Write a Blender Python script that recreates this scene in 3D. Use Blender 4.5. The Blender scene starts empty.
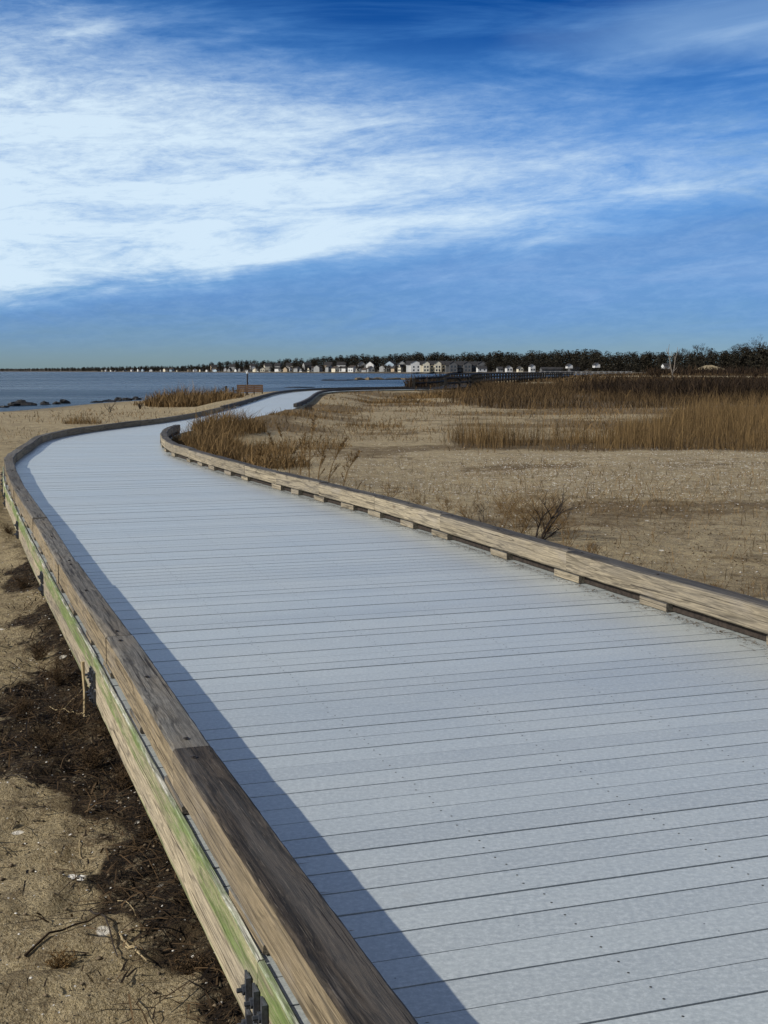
import bpy, math, random
import numpy as np
from mathutils import Vector, Matrix
S = bpy.context.scene
R = math.radians
random.seed(7); rng = np.random.default_rng(11)

# ------------------------------------------------------------------ camera
CH = 1.40; FPX = 1300.0
cam_d = bpy.data.cameras.new('camera'); cam = bpy.data.objects.new('camera', cam_d)
S.collection.objects.link(cam)
cam.location = (0, 0, CH)
PITCH = math.atan(141/FPX)
cam.rotation_euler = (math.pi/2-PITCH, 0, 0)
cam_d.sensor_fit = 'VERTICAL'; cam_d.sensor_height = 24.0
cam_d.lens = 24.0*FPX/1024
cam_d.clip_start = 0.05; cam_d.clip_end = 20000
S.camera = cam
S.render.resolution_x = 768; S.render.resolution_y = 1024
S.view_settings.view_transform = 'Standard'; S.view_settings.look = 'None'
S.view_settings.gamma = 1; S.view_settings.use_curve_mapping = False
S.view_settings.exposure = 0.0

# ------------------------------------------------------------------ node helper
class NT:
    """tiny expression layer over a node tree"""
    def __init__(s, tree): s.t = tree
    def n(s, typ, **k):
        nd = s.t.nodes.new(typ)
        for a, b in k.items(): setattr(nd, a, b)
        return nd
    def put(s, sock, v):
        if isinstance(v, bpy.types.NodeSocket): s.t.links.new(v, sock)
        elif v is not None:
            try: sock.default_value = v
            except Exception: sock.default_value = tuple(v)+(1,)
    def m(s, op, a, b=None, c=None, clamp=False):
        nd = s.n('ShaderNodeMath', operation=op, use_clamp=clamp)
        for i, v in enumerate((a, b, c)):
            if v is not None: s.put(nd.inputs[i], v)
        return nd.outputs[0]
    def add(s, a, b): return s.m('ADD', a, b)
    def sub(s, a, b): return s.m('SUBTRACT', a, b)
    def mul(s, a, b): return s.m('MULTIPLY', a, b)
    def step(s, lo, hi, v, a=0.0, b=1.0):
        nd = s.n('ShaderNodeMapRange', interpolation_type='SMOOTHSTEP')
        for nm, x in (('Value', v), ('From Min', lo), ('From Max', hi), ('To Min', a), ('To Max', b)): s.put(nd.inputs[nm], x)
        return nd.outputs[0]
    def mix(s, f, a, b, mode='MIX'):
        nd = s.n('ShaderNodeMix', data_type='RGBA', blend_type=mode)
        s.put(nd.inputs[0], f)
        for i, v in ((6, a), (7, b)):
            if isinstance(v, (tuple, list)) and len(v) == 3: v = tuple(v)+(1,)
            s.put(nd.inputs[i], v)
        return nd.outputs[2]
    def xyz(s, v):
        nd = s.n('ShaderNodeSeparateXYZ'); s.put(nd.inputs[0], v); return nd.outputs
    def comb(s, x, y, z):
        nd = s.n('ShaderNodeCombineXYZ')
        for i, v in enumerate((x, y, z)): s.put(nd.inputs[i], v)
        return nd.outputs[0]
    def vscale(s, v, sc):
        nd = s.n('ShaderNodeVectorMath', operation='MULTIPLY'); s.put(nd.inputs[0], v); nd.inputs[1].default_value = sc
        return nd.outputs[0]
    def vadd(s, v, w):
        nd = s.n('ShaderNodeVectorMath', operation='ADD'); s.put(nd.inputs[0], v); s.put(nd.inputs[1], w)
        return nd.outputs[0]
    def noise(s, v, scale=1.0, detail=4.0, rough=0.5, dist=0.0):
        nd = s.n('ShaderNodeTexNoise'); s.put(nd.inputs['Vector'], v)
        nd.inputs['Scale'].default_value = scale; nd.inputs['Detail'].default_value = detail
        nd.inputs['Roughness'].default_value = rough; nd.inputs['Distortion'].default_value = dist
        return nd.outputs[0]
    def voro(s, v, scale=1.0, out='Distance', feature='F1'):
        nd = s.n('ShaderNodeTexVoronoi', feature=feature); s.put(nd.inputs['Vector'], v)
        nd.inputs['Scale'].default_value = scale
        return nd.outputs[out]
    def attr(s, name, typ='GEOMETRY', out='Fac'):
        nd = s.n('ShaderNodeAttribute', attribute_type=typ, attribute_name=name); return nd.outputs[out]
    def bump(s, h, strength=0.5, dist=0.01, normal=None):
        nd = s.n('ShaderNodeBump'); nd.inputs['Strength'].default_value = strength
        nd.inputs['Distance'].default_value = dist; s.put(nd.inputs['Height'], h)
        if normal is not None: s.put(nd.inputs['Normal'], normal)
        return nd.outputs[0]

def newmat(name):
    m = bpy.data.materials.new(name); m.use_nodes = True
    t = NT(m.node_tree); b = m.node_tree.nodes['Principled BSDF']
    return m, t, b
def plain(name, col, rough=0.8, var=0.15, scale=8.0, spec=0.3, bump=0.0, bdist=0.01):
    m, t, b = newmat(name)
    tc = t.n('ShaderNodeTexCoord').outputs['Object']
    n = t.noise(tc, scale, 5, 0.6)
    dark = tuple(c*(1-var) for c in col); lite = tuple(min(1, c*(1+var)) for c in col)
    t.put(b.inputs['Base Color'], t.mix(t.step(.3, .7, n), dark, lite))
    b.inputs['Roughness'].default_value = rough; b.inputs['Specular IOR Level'].default_value = spec
    if bump: t.put(b.inputs['Normal'], t.bump(n, bump, bdist))
    return m

# ------------------------------------------------------------------ world
SUN_AZ = -113.0; SUN_EL = 35.0      # degrees: azimuth from +Y towards +X
W = bpy.data.worlds.new('World'); S.world = W; W.use_nodes = True
wt = NT(W.node_tree); bg = W.node_tree.nodes['Background']
sky = wt.n('ShaderNodeTexSky'); sky.sky_type = 'NISHITA'; sky.sun_disc = False
sky.sun_elevation = R(SUN_EL); sky.sun_rotation = R(SUN_AZ)
sky.air_density = 1.0; sky.dust_density = 0.3; sky.ozone_density = 3.0
gen = wt.n('ShaderNodeTexCoord').outputs['Generated']
dx, dy, dz = wt.xyz(gen)
az = wt.m('ARCTAN2', dx, dy)
U = wt.mul(az, 1/0.287)                 # -1..1 over the width of the view
V = wt.mul(wt.m('ARCSINE', dz), 1/0.267)  # 0 at horizon, 1 about fifteen degrees up
def sn(su, sv, tilt, seed, det=6, rough=.55, dist=.4):
    vv = wt.add(wt.mul(V, sv), wt.mul(U, -tilt*sv))
    return wt.noise(wt.comb(wt.mul(U, su), vv, seed), 1.0, det, rough, dist)
n_big = sn(.9, 3.2, .06, 1.3, 5, .5, .5)
n_st = sn(2.4, 12, .08, 4.1, 8, .66, .6)
n_fine = sn(16, 52, .06, 8.7, 8, .72, .3)
n_edge = sn(3.0, 10, .1, 2.2, 7, .6, .8)
e1 = wt.sub(V, wt.add(.315, wt.mul(U, .13)))
lower = wt.step(-.06, .09, wt.add(e1, wt.mul(wt.sub(n_edge, .5), .16)))
lower2 = wt.add(wt.mul(lower, .84), wt.mul(wt.step(-.1, .30, e1), .16))
top0 = wt.sub(.72, wt.mul(U, .10))
upv = wt.sub(wt.add(V, wt.mul(wt.sub(n_big, .5), .42)), top0)
upper = wt.step(.34, -.12, upv)
hor = wt.step(1.15, -1.0, U, .55, 1.05)
tex = wt.add(.56, wt.mul(wt.sub(n_st, .5), 1.0))
tex = wt.add(tex, wt.mul(wt.sub(n_fine, .5), .6))
band = wt.mul(wt.mul(lower2, upper), wt.mul(hor, wt.add(tex, .22)))
veil = wt.mul(wt.step(.0, .25, V), wt.step(.75, .2, V))
veil = wt.mul(veil, wt.add(wt.step(-.8, .6, U, .17, .30), wt.mul(wt.sub(n_st, .42), .65)))
# grey-white cloud high on the right
cu = wt.mul(wt.sub(U, .93), 1/.62); cv = wt.mul(wt.sub(wt.sub(V, .915), wt.mul(wt.sub(U, .9), .06)), 1/.12)
rr = wt.m('SQRT', wt.add(wt.mul(cu, cu), wt.mul(cv, cv)))
n_c = sn(2.6, 9, .1, 6.6, 7, .6, .7)
tr = wt.mul(wt.step(1.15, .2, wt.add(rr, wt.mul(wt.sub(n_c, .5), .6))), .30)
wisp = wt.mul(wt.step(.46, .72, sn(1.3, 7, .05, 12.5, 7, .6, 1.0)), wt.step(.5, .8, V, .0, .20))
# thin cloud added out of view, above and behind, for a more neutral fill light
over = wt.m('MAXIMUM', wt.step(1.15, 2.6, V), wt.step(1.4, 2.6, wt.m('ABSOLUTE', U)))
pl = wt.comb(wt.m('DIVIDE', dx, wt.add(wt.m('ABSOLUTE', dz), .12)), wt.m('DIVIDE', dy, wt.add(wt.m('ABSOLUTE', dz), .12)), 0.0)
thin = wt.mul(over, wt.step(.25, .75, wt.noise(wt.vscale(pl, (1.1, 2.6, 1)), 1.0, 6, .6, .8), .12, .62))
cl = wt.m('ADD', wt.add(wt.add(band, veil), wt.add(tr, wisp)), thin, clamp=True)
cl = wt.m('MINIMUM', cl, .93)
# deep blue clear sky from the Nishita model, graded
hs = wt.n('ShaderNodeHueSaturation'); hs.inputs['Saturation'].default_value = 1.0
hs.inputs['Value'].default_value = 1.0
W.node_tree.links.new(sky.outputs[0], hs.inputs['Color'])
elevdark = wt.step(.0, 1.0, V, 0.0, 1.0)
tint = wt.mix(wt.step(.02, .42, V), (.40, .60, .90), (.19, .50, 1.02))
tint = wt.mix(wt.step(.38, 1.05, V), tint, (.02, .25, .68))
blue = wt.mix(1.0, hs.outputs[0], tint, 'MULTIPLY')
ccol = wt.mix(wt.step(.15, .92, cl), (1.5, 4.3, 8.8), (7.0, 8.6, 9.9))
ccol = wt.mix(over, ccol, (5.2, 5.9, 6.8))
bank = wt.mul(wt.mul(wt.step(.0, .22, V), wt.sub(1.0, lower)), wt.step(1.0, .55, wt.add(V, wt.mul(wt.sub(n_edge, .5), .3))))
bank = wt.mul(bank, wt.add(.80, wt.mul(wt.sub(n_st, .5), 1.2)))
bank = wt.m('MINIMUM', wt.m('MAXIMUM', bank, 0.0), .92)
blue = wt.mix(bank, blue, wt.mix(wt.step(.35, .7, n_fine), (1.2, 2.35, 5.1), (1.9, 3.2, 5.9)))
blue = wt.mix(wt.m('MINIMUM', wt.mul(tr, 1.6), .9), blue, (2.4, 3.6, 5.6))
rg = wt.mul(wt.mul(wt.step(.62, 1.0, U), wt.step(.78, .62, V)), wt.step(.30, .45, V))
blue = wt.mix(wt.mul(rg, wt.step(.35, .65, n_edge)), blue, (1.3, 2.6, 4.9))
skycol = wt.mix(cl, blue, ccol)
wt.put(bg.inputs['Color'], skycol)
bg.inputs['Strength'].default_value = 0.10

# ------------------------------------------------------------------ sun
sd = bpy.data.lights.new('sun', 'SUN'); sd.energy = 4.3; sd.angle = R(.8); sd.color = (1, .95, .86)
so = bpy.data.objects.new('sun', sd); S.collection.objects.link(so)
saz = R(SUN_AZ); sel = R(SUN_EL)
sdir = Vector((math.sin(saz)*math.cos(sel), math.cos(saz)*math.cos(sel), math.sin(sel)))
so.rotation_euler = sdir.to_track_quat('Z', 'Y').to_euler(); so.location = (-20, -10, 30)

# ------------------------------------------------------------------ object helpers
class MB:
    def __init__(s): s.v = []; s.f = []; s.m = []; s.tone = []
    def raw(s, V_, F_, mi=0, tone=.5):
        o = len(s.v); s.v.extend([tuple(p) for p in V_]); s.f.extend([tuple(i+o for i in f) for f in F_])
        s.m.extend([mi]*len(F_)); s.tone.extend([tone]*len(F_))
    def box(s, x0, x1, y0, y1, z0, z1, mi=0, tone=.5):
        s.raw([(x0,y0,z0),(x1,y0,z0),(x1,y1,z0),(x0,y1,z0),(x0,y0,z1),(x1,y0,z1),(x1,y1,z1),(x0,y1,z1)],
              [(0,3,2,1),(4,5,6,7),(0,1,5,4),(1,2,6,5),(2,3,7,6),(3,0,4,7)], mi, tone)
    def tube(s, pts, rad, n=5, mi=0, tone=.5, cap=True):
        pts = [Vector(p) for p in pts]; V_ = []; F_ = []
        for i, p in enumerate(pts):
            d = (pts[min(i+1, len(pts)-1)]-pts[max(i-1, 0)])
            if d.length < 1e-9: d = Vector((0, 0, 1))
            d.normalize()
            a = d.cross(Vector((0, 0, 1)) if abs(d.z) < .9 else Vector((1, 0, 0))).normalized(); b = d.cross(a)
            r = rad[i] if hasattr(rad, '__len__') else rad
            for k in range(n):
                t = 2*math.pi*k/n; V_.append(p+a*(r*math.cos(t))+b*(r*math.sin(t)))
        for i in range(len(pts)-1):
            for k in range(n):
                k2 = (k+1) % n; F_.append((i*n+k, i*n+k2, (i+1)*n+k2, (i+1)*n+k))
        if cap: F_.append(tuple(range(n-1, -1, -1))); F_.append(tuple((len(pts)-1)*n+k for k in range(n)))
        s.raw(V_, F_, mi, tone)
    def build(s, name, mats, parent=None, smooth=False):
        me = bpy.data.meshes.new(name); me.from_pydata(s.v, [], s.f)
        if not isinstance(mats, (list, tuple)): mats = [mats]
        for m in mats: me.materials.append(m)
        me.polygons.foreach_set('material_index', s.m)
        if smooth: me.polygons.foreach_set('use_smooth', [True]*len(s.f))
        at = me.attributes.new('tone', 'FLOAT', 'FACE'); at.data.foreach_set('value', s.tone)
        me.update()
        o = bpy.data.objects.new(name, me); S.collection.objects.link(o)
        if parent is not None: o.parent = parent
        return o
def npmesh(name, V_, F_, mats, tone=None, parent=None, attrs=None, smooth=False):
    """V_ (n,3), F_ (m,k) numpy"""
    me = bpy.data.meshes.new(name); n, (m, k) = len(V_), F_.shape
    me.vertices.add(n); me.vertices.foreach_set('co', np.asarray(V_, 'f').ravel())
    me.loops.add(m*k); me.loops.foreach_set('vertex_index', F_.astype('i').ravel())
    me.polygons.add(m); me.polygons.foreach_set('loop_start', np.arange(0, m*k, k, dtype='i'))
    me.polygons.foreach_set('loop_total', np.full(m, k, 'i'))
    if smooth: me.polygons.foreach_set('use_smooth', np.ones(m, bool))
    for mt in (mats if isinstance(mats, (list, tuple)) else [mats]): me.materials.append(mt)
    me.update(calc_edges=True)
    if tone is not None:
        at = me.attributes.new('tone', 'FLOAT', 'FACE'); at.data.foreach_set('value', np.asarray(tone, 'f'))
    for nm, arr in (attrs or {}).items():
        at = me.attributes.new(nm, 'FLOAT', 'POINT'); at.data.foreach_set('value', np.asarray(arr, 'f'))
    me.validate()
    o = bpy.data.objects.new(name, me); S.collection.objects.link(o)
    if parent is not None: o.parent = parent
    return o
def tag(o, label=None, cat=None, group=None, kind=None):
    if label: o['label'] = label
    if cat: o['category'] = cat
    if group: o['group'] = group
    if kind: o['kind'] = kind
    return o
def empty(name, loc=(0, 0, 0), rz=0.0):
    o = bpy.data.objects.new(name, None); S.collection.objects.link(o)
    o.location = loc; o.rotation_euler = (0, 0, rz); o.empty_display_size = .2
    return o
def at(px, py, z):
    """point of the level z that the survey picture shows at px, py"""
    cx = (px-384)/FPX; cy = (512-py)/FPX; c, s_ = math.cos(PITCH), math.sin(PITCH)
    d = (cx, c+cy*s_, -s_+cy*c); t = (z-CH)/d[2]
    return d[0]*t, d[1]*t

def hsh(ix, iy, seed):
    h = (ix*374761393+iy*668265263+seed*1442695041) & 0xffffffff
    h = ((h ^ (h >> 13))*1274126177) & 0xffffffff
    return ((h ^ (h >> 16)) & 0xffff)/65535.0
def vnoise(x, y, seed=0):
    x = np.asarray(x, float); y = np.asarray(y, float)
    ix = np.floor(x).astype(np.int64); iy = np.floor(y).astype(np.int64)
    fx = x-ix; fy = y-iy; fx = fx*fx*(3-2*fx); fy = fy*fy*(3-2*fy)
    a = hsh(ix, iy, seed); b = hsh(ix+1, iy, seed); c = hsh(ix, iy+1, seed); d = hsh(ix+1, iy+1, seed)
    return (a*(1-fx)+b*fx)*(1-fy)+(c*(1-fx)+d*fx)*fy
def fbm(x, y, seed=0, o=4):
    r = 0; a = .5; t = 0
    for i in range(o): r = r+a*vnoise(x*2**i, y*2**i, seed+i*17); t += a; a *= .5
    return r/t
def sst(a, b, x):
    t = np.clip((np.asarray(x, float)-a)/(b-a), 0, 1); return t*t*(3-2*t)

# ------------------------------------------------------------------ plan of the boardwalk
LP = [(2.1,-3.9),(0.96,-0.3),(0.068,2.287),(-0.6,4.206),(-1.14,5.826),(-1.934,8.133),(-2.94,11.144),(-3.856,13.838),(-4.85,17.03),
      (-5.62,19.8),(-6.2,22.9),(-6.75,26),(-6.8,29),(-6.4,32.5),(-5.95,35.5),(-5.7,40),(-5.7,47),(-5.85,55),(-6.2,68),(-6.35,78),
      (-5.9,88),(-4.5,95.5),(-1,101.5),(3.0,106)]
RP = [(5.6,-4.4),(4.25,-0.3),(3.35,2.4),(1.966,6.544),(1.415,8.106),(.712,10.193),(-.04,12.35),(-.666,13.9),(-1.64,16.3),(-2.50,18.6),
      (-3.02,20.08),(-3.66,22.03),(-4.30,25),(-4.62,27.4),(-4.72,29.5),(-4.55,32),(-4.2,36),(-3.8,42),(-3.45,49),(-3.5,59),
      (-3.95,75),(-3.95,83),(-3.2,90),(-0.6,95.5),(3.6,100.5)]
LP = [(x*(1+.029*max(0, min(1, (19-y)/4))), y*(1+.029*max(0, min(1, (19-y)/4)))) for x, y in LP]
def catmull(P, step=.1):
    P = [Vector((p[0], p[1])) for p in P]; out = []
    P = [P[0]*2-P[1]]+P+[P[-1]*2-P[-2]]
    for i in range(1, len(P)-2):
        n = max(2, int((P[i+1]-P[i]).length/step))
        for k in range(n):
            t = k/n; a, b, c, d = P[i-1:i+3]
            out.append(.5*((2*b)+(c-a)*t+(2*a-5*b+4*c-d)*t*t+(3*b-a-3*c+d)*t**3))
    out.append(P[-2]); return out
class Curve:
    def __init__(s, P):
        s.p = np.array([(q.x, q.y) for q in catmull(P)]); d = np.linalg.norm(np.diff(s.p, axis=0), axis=1)
        s.s = np.concatenate([[0], np.cumsum(d)]); s.len = s.s[-1]
    def at(s, u): return Vector((np.interp(u, s.s, s.p[:, 0]), np.interp(u, s.s, s.p[:, 1])))
    def tan(s, u, e=.25): return (s.at(min(u+e, s.len))-s.at(max(u-e, 0))).normalized()
    def s_of_y(s, y): return float(np.interp(y, s.p[:, 1], s.s))
CL, CR = Curve(LP), Curve(RP)
# centre line: the middle of the two edges at matching places
mid = []
for u in np.linspace(0, CL.len, 90):
    p = CL.at(u); t = CL.tan(u, 1.0); n = Vector((t.y, -t.x))
    d = CR.p-np.array(p); along = np.abs(d@np.array(t)); side = d@np.array(n)
    along[(side < .3) | (side > 6)] = 99; k = int(np.argmin(along)); q = CR.p[k]
    mid.append(((p.x+q[0])/2, (p.y+q[1])/2))
mm = np.array(mid)
for _ in range(3): mm[1:-1] = (mm[:-2]+2*mm[1:-1]+mm[2:])/4
CC = Curve([tuple(a) for a in mm[::2]])

def pathdist(x, y):
    """signed distance across the boardwalk: <0 inside; plus side (-1 left, +1 right)"""
    x = np.asarray(x, float); y = np.asarray(y, float)
    P = CC.p[::6]; best = np.full(x.shape, 1e9); side = np.zeros(x.shape)
    for i in range(len(P)-1):
        a = P[i]; d = P[i+1]-a; L2 = d@d
        t = np.clip(((x-a[0])*d[0]+(y-a[1])*d[1])/L2, 0, 1)
        ex = x-a[0]-t*d[0]; ey = y-a[1]-t*d[1]; r = ex*ex+ey*ey
        c = r < best; best = np.where(c, r, best); side = np.where(c, np.sign(d[1]*ex-d[0]*ey), side)
    w = np.where(y < 16, 1.58, np.where(y < 24, 1.58-(y-16)*.06, 1.1))
    return np.sqrt(best)-w, side

SHORE = np.array([(-2500,-1500),(-900,-420),(-300,-60),(-100,30),(-45,58),(-20.6,70),(-18.9,76),(-17.6,84),(-17.0,95),(-16.6,108),(-14.8,128),(-10,150),(-4,165),
                  (3,190),(12,260),(30,360),(53,440),(86,520),(150,590),(330,620),(900,560),(3000,300)], float)
def shoredist(x, y):
    x = np.asarray(x, float); y = np.asarray(y, float); best = np.full(x.shape, 1e18); sg = np.ones(x.shape)
    for i in range(len(SHORE)-1):
        a = SHORE[i]; d = SHORE[i+1]-a; t = np.clip(((x-a[0])*d[0]+(y-a[1])*d[1])/(d@d), 0, 1)
        ex = x-a[0]-t*d[0]; ey = y-a[1]-t*d[1]; r = ex*ex+ey*ey; c = r < best
        best = np.where(c, r, best); sg = np.where(c, np.sign(d[1]*ex-d[0]*ey), sg)
    return np.sqrt(best)*sg
WZ = -0.80
def zt(x, y):
    x = np.asarray(x, float); y = np.asarray(y, float)
    d = shoredist(x, y)+(fbm(x*.2, y*.2, 5, 3)-.5)*1.6
    land = WZ+.53*np.clip(d/24, 0, 1)**.9
    z = np.where(d > 0, land, WZ+np.maximum(d*.06, -2.5))
    z = z+sst(8, 30, d)*((fbm(x*.16, y*.16, 9, 4)-.5)*.16)
    near = sst(0, 4, d)
    z = z+near*((fbm(x*1.3, y*1.3, 21, 4)-.5)*.07)*sst(120, 30, y)
    z = z+sst(140, 320, y)*sst(10, 40, d)*.75
    # lower sand left of the first stretch
    pdv, sd_ = pathdist(x, y)
    left = sst(.3, -.3, pdv*sd_+1.2*(sd_ > 0))*sst(17, 9, y)
    z = z-left*.16
    fine = sst(13, 6, y)*sst(2.5, -.5, x)
    z = z+fine*((fbm(x*5, y*5, 31, 5)-.5)*.15+(fbm(x*16, y*16, 41, 3)-.5)*.04)
    bank = sst(28.5, 31, y)*sst(50, 46, y)*(sd_ > 0)*sst(3.5, .3, pdv)
    z = z+bank*.30
    # ground under the deck stays well below the boards
    z = np.where((pdv < .1) & (bank < .3), np.minimum(z, -.36), z)
    z = np.where((pdv < .02) & (bank >= .3), np.minimum(z, -.05), z)
    far_p = sst(48, 54, y)*sst(125, 108, y)*sst(10, 1.0, pdv)
    z = np.where(pdv > .02, np.maximum(z, -.07*far_p-2*(1-far_p)), z)
    z = z+3.1*np.exp(-(((x-100)/4.2)**2+((y-400)/10)**2))+.6*np.exp(-(((x-92)/6)**2+((y-402)/9)**2))
    z = z+.30*np.exp(-(((x+14.5)/5)**2+((y-80)/9)**2))
    return z
def ln(a, b, st): return np.arange(a, b, st)
def growr(a, st, g, end):
    out = [a]
    while out[-1] < end: out.append(out[-1]+st); st *= g
    return np.array(out[1:])
gx = np.concatenate([-growr(4.2, .06, 1.045, 6000)[::-1], ln(-4.2, .9, .035), ln(.9, 12, .14), growr(12, .14, 1.04, 6000)])
gy = np.concatenate([-growr(-1.5, .2, 1.25, 3000)[::-1], ln(1.5, 8, .045), ln(8, 40, .16), growr(40, .17, 1.022, 700), growr(715, 20, 1.2, 2000)])
GX, GY = np.meshgrid(gx, gy); nx, ny = len(gx), len(gy)
ZT = zt(GX.ravel(), GY.ravel())
I = np.arange(nx*ny).reshape(ny, nx)
Q = np.stack([I[:-1, :-1], I[:-1, 1:], I[1:, 1:], I[1:, :-1]], -1).reshape(-1, 4)
x_, y_ = GX.ravel(), GY.ravel()
pdv, sdv = pathdist(x_, y_); shd = shoredist(x_, y_)
# dark matted litter along the outer side of the deck
outd = np.where(sdv < 0, pdv, 9)
mw = .17+.62*np.exp(-((y_-6.4)/1.2)**2)+.12*np.exp(-((y_-8.6)/.9)**2)
mulch = sst(.22, -.12, outd-mw+(fbm(x_*2.6, y_*2.6, 55, 4)-.5)*.75)*sst(15, 11, y_)
def reedmask(x, y):
    """where reeds and marsh grass grow (0..1), right of the boardwalk"""
    n = (fbm(x*.11, y*.11, 71, 4)-.5)
    front = sst(-1.0, 2.2, y-(26.6-.08*(x-2)+n*3.0))*sst(.5, -.5, y-(32.5+np.maximum(x-5.5, 0)*2.6+n*3))*sst(.2, 1.6, x-(.3+n*2+np.maximum(y-29, 0)*.1))
    back = sst(-1, 1, y-(58-.14*np.maximum(x, 0)+n*7))*sst(1, -1, y-(150+n*14))*sst(0, 3, x-(y*.018+1.2+n*6))
    side = sst(-1, 1, x-(9.4+n*3+np.maximum(0, 40-y)*-.1+np.maximum(0, y-40)*.22))*sst(-1, 1, y-(27.2+n))*sst(1, -1, y-150)
    far = sst(-4, 4, y-(158+n*20))*sst(4, -4, y-(330+n*60))*sst(0, 8, x-(20+n*30))*sst(.42, .5, fbm(x*.03, y*.016, 77, 3)+.04)
    return np.clip(np.maximum(np.maximum(front, back), np.maximum(side, far)), 0, 1)
reed = reedmask(x_, y_)
wet = sst(7, 0, shd)
litter = np.clip(sst(.47, .66, fbm(x_*.35, y_*.35, 91, 5))*sst(.3, 1.2, pdv)*sst(150, 60, y_)*(shd > 5), 0, 1)*np.where(sdv > 0, 1, .45)
litter = np.maximum(litter, sst(17, 10, y_)*(sdv > 0)*sst(.35, .7, fbm(x_*.9, y_*.9, 93, 4)+.12)*.8)
litter = np.maximum(litter, (sdv > 0)*sst(27, 33, y_)*sst(170, 120, y_)*(.42+.9*sst(.40, .62, fbm(x_*.22, y_*.22, 95, 5))))
shell = (sdv > 0)*sst(15, 19, y_)*sst(29, 25, y_)*sst(-1.5, 2, x_)

# ------------------------------------------------------------------ ground, water
def mat_sand():
    m, t, b = newmat('sand')
    P = t.n('ShaderNodeNewGeometry').outputs['Position']
    n1 = t.noise(P, .6, 5, .6); n2 = t.noise(P, 7, 6, .7); n3 = t.noise(P, 90, 4, .7)
    col = t.mix(t.step(.25, .75, n1), (.30, .232, .122), (.46, .366, .205))
    col = t.mix(t.step(.42, .68, n2), col, (.20, .148, .080))
    col = t.mix(t.mul(t.step(.40, .66, n3), .6), col, (.52, .43, .275))
    col = t.mix(t.mul(t.step(.48, .33, n3), .6), col, (.10, .07, .04))
    lit = t.attr('litter'); n4 = t.noise(t.vscale(P, (1, 1.0, 1)), 2.8, 6, .75)
    col = t.mix(t.mul(t.step(.25, .75, t.add(t.mul(lit, .6), t.mul(t.sub(n4, .5), 1.5))), .88), col, (.125, .083, .038))
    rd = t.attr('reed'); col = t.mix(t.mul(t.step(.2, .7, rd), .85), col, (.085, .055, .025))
    mu = t.attr('mulch'); n5 = t.noise(P, 26, 6, .75)
    mf = t.step(.3, .62, t.add(mu, t.mul(t.sub(n5, .5), .75)))
    mcol = t.mix(t.step(.38, .68, n3), (.006, .005, .004), (.075, .048, .025))
    col = t.mix(mf, col, mcol)
    # scattered straw flecks in the near sand
    vs = t.noise(t.vscale(P, (9, 26, 9)), 2.2, 5, .7, 1.5)
    col = t.mix(t.mul(t.step(.60, .68, vs), .6), col, (.10, .066, .034))
    wt_ = t.attr('wet'); col = t.mix(t.mul(wt_, .55), col, (.09, .075, .055))
    # shells: sparse pale flecks
    vd = t.voro(P, 22, 'Distance'); vc = t.xyz(t.voro(P, 22, 'Color'))[0]
    sh = t.attr('shell')
    thr = t.sub(.965, t.mul(sh, .50))
    fl = t.mul(t.step(.20, .13, vd), t.m('GREATER_THAN', vc, thr))
    col = t.mix(fl, col, (.78, .75, .68))
    vd3 = t.voro(P, 9, 'Distance'); vc3 = t.xyz(t.voro(P, 9, 'Color'))[0]
    col = t.mix(t.mul(t.step(.26, .17, vd3), t.m('GREATER_THAN', vc3, t.sub(.97, t.mul(sh, .45)))), col, (.80, .74, .62))
    n6 = t.noise(P, 3.2, 8, .85)
    col = t.mix(t.mul(t.step(.50, .60, n6), .62), col, (.12, .085, .045))
    n7 = t.noise(P, 14, 5, .8)
    col = t.mix(t.mul(t.step(.55, .66, n7), .5), col, (.46, .38, .24))
    vd2 = t.voro(P, 60, 'Distance'); vc2 = t.xyz(t.voro(P, 60, 'Color'))[1]
    fl2 = t.mul(t.step(.26, .16, vd2), t.m('GREATER_THAN', vc2, .94))
    col = t.mix(fl2, col, (.70, .66, .58))
    fl3 = t.mul(t.step(.30, .2, vd2), t.m('LESS_THAN', vc2, .07))
    col = t.mix(fl3, col, (.05, .04, .03))
    t.put(b.inputs['Base Color'], col); b.inputs['Roughness'].default_value = .95; b.inputs['Specular IOR Level'].default_value = .15
    h = t.add(t.mul(t.noise(P, 5, 6, .75), .09), t.mul(t.noise(P, 34, 6, .75), .024))
    h = t.add(h, t.mul(mu, t.mul(n5, .03)))
    t.put(b.inputs['Normal'], t.bump(h, 1.0, 1.3))
    return m
M_sand = mat_sand()
g = npmesh('sand_beach', np.stack([x_, y_, ZT], 1), Q, M_sand, smooth=True,
           attrs=dict(mulch=mulch, reed=reed, wet=wet, litter=litter, shell=shell))
g['kind'] = 'structure'

def mat_water():
    m, t, b = newmat('bay_water')
    P = t.n('ShaderNodeNewGeometry').outputs['Position']
    big = t.noise(t.vscale(P, (.012, .028, 1)), 1, 5, .6)
    t.put(b.inputs['Base Color'], t.mix(t.step(.35, .65, big), (.010, .026, .042), (.024, .052, .078)))
    t.put(b.inputs['Roughness'], t.step(.35, .65, big, .22, .38)); b.inputs['IOR'].default_value = 1.33
    w1 = t.noise(t.vscale(P, (.5, 1.1, 1)), 1.0, 6, .68)
    w2 = t.noise(t.vscale(P, (.05, .22, 1)), 1.0, 5, .65)
    h = t.add(t.mul(w1, .55), t.mul(w2, 2.4))
    t.put(b.inputs['Normal'], t.bump(h, 1.0, .9))
    return m
M_water = mat_water()
mb = MB(); mb.raw([(-9000,-2500,WZ),(6000,-2500,WZ),(6000,9000,WZ),(-9000,9000,WZ)], [(0,1,2,3)])
w_ = mb.build('bay_water', M_water); w_['kind'] = 'structure'

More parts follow.
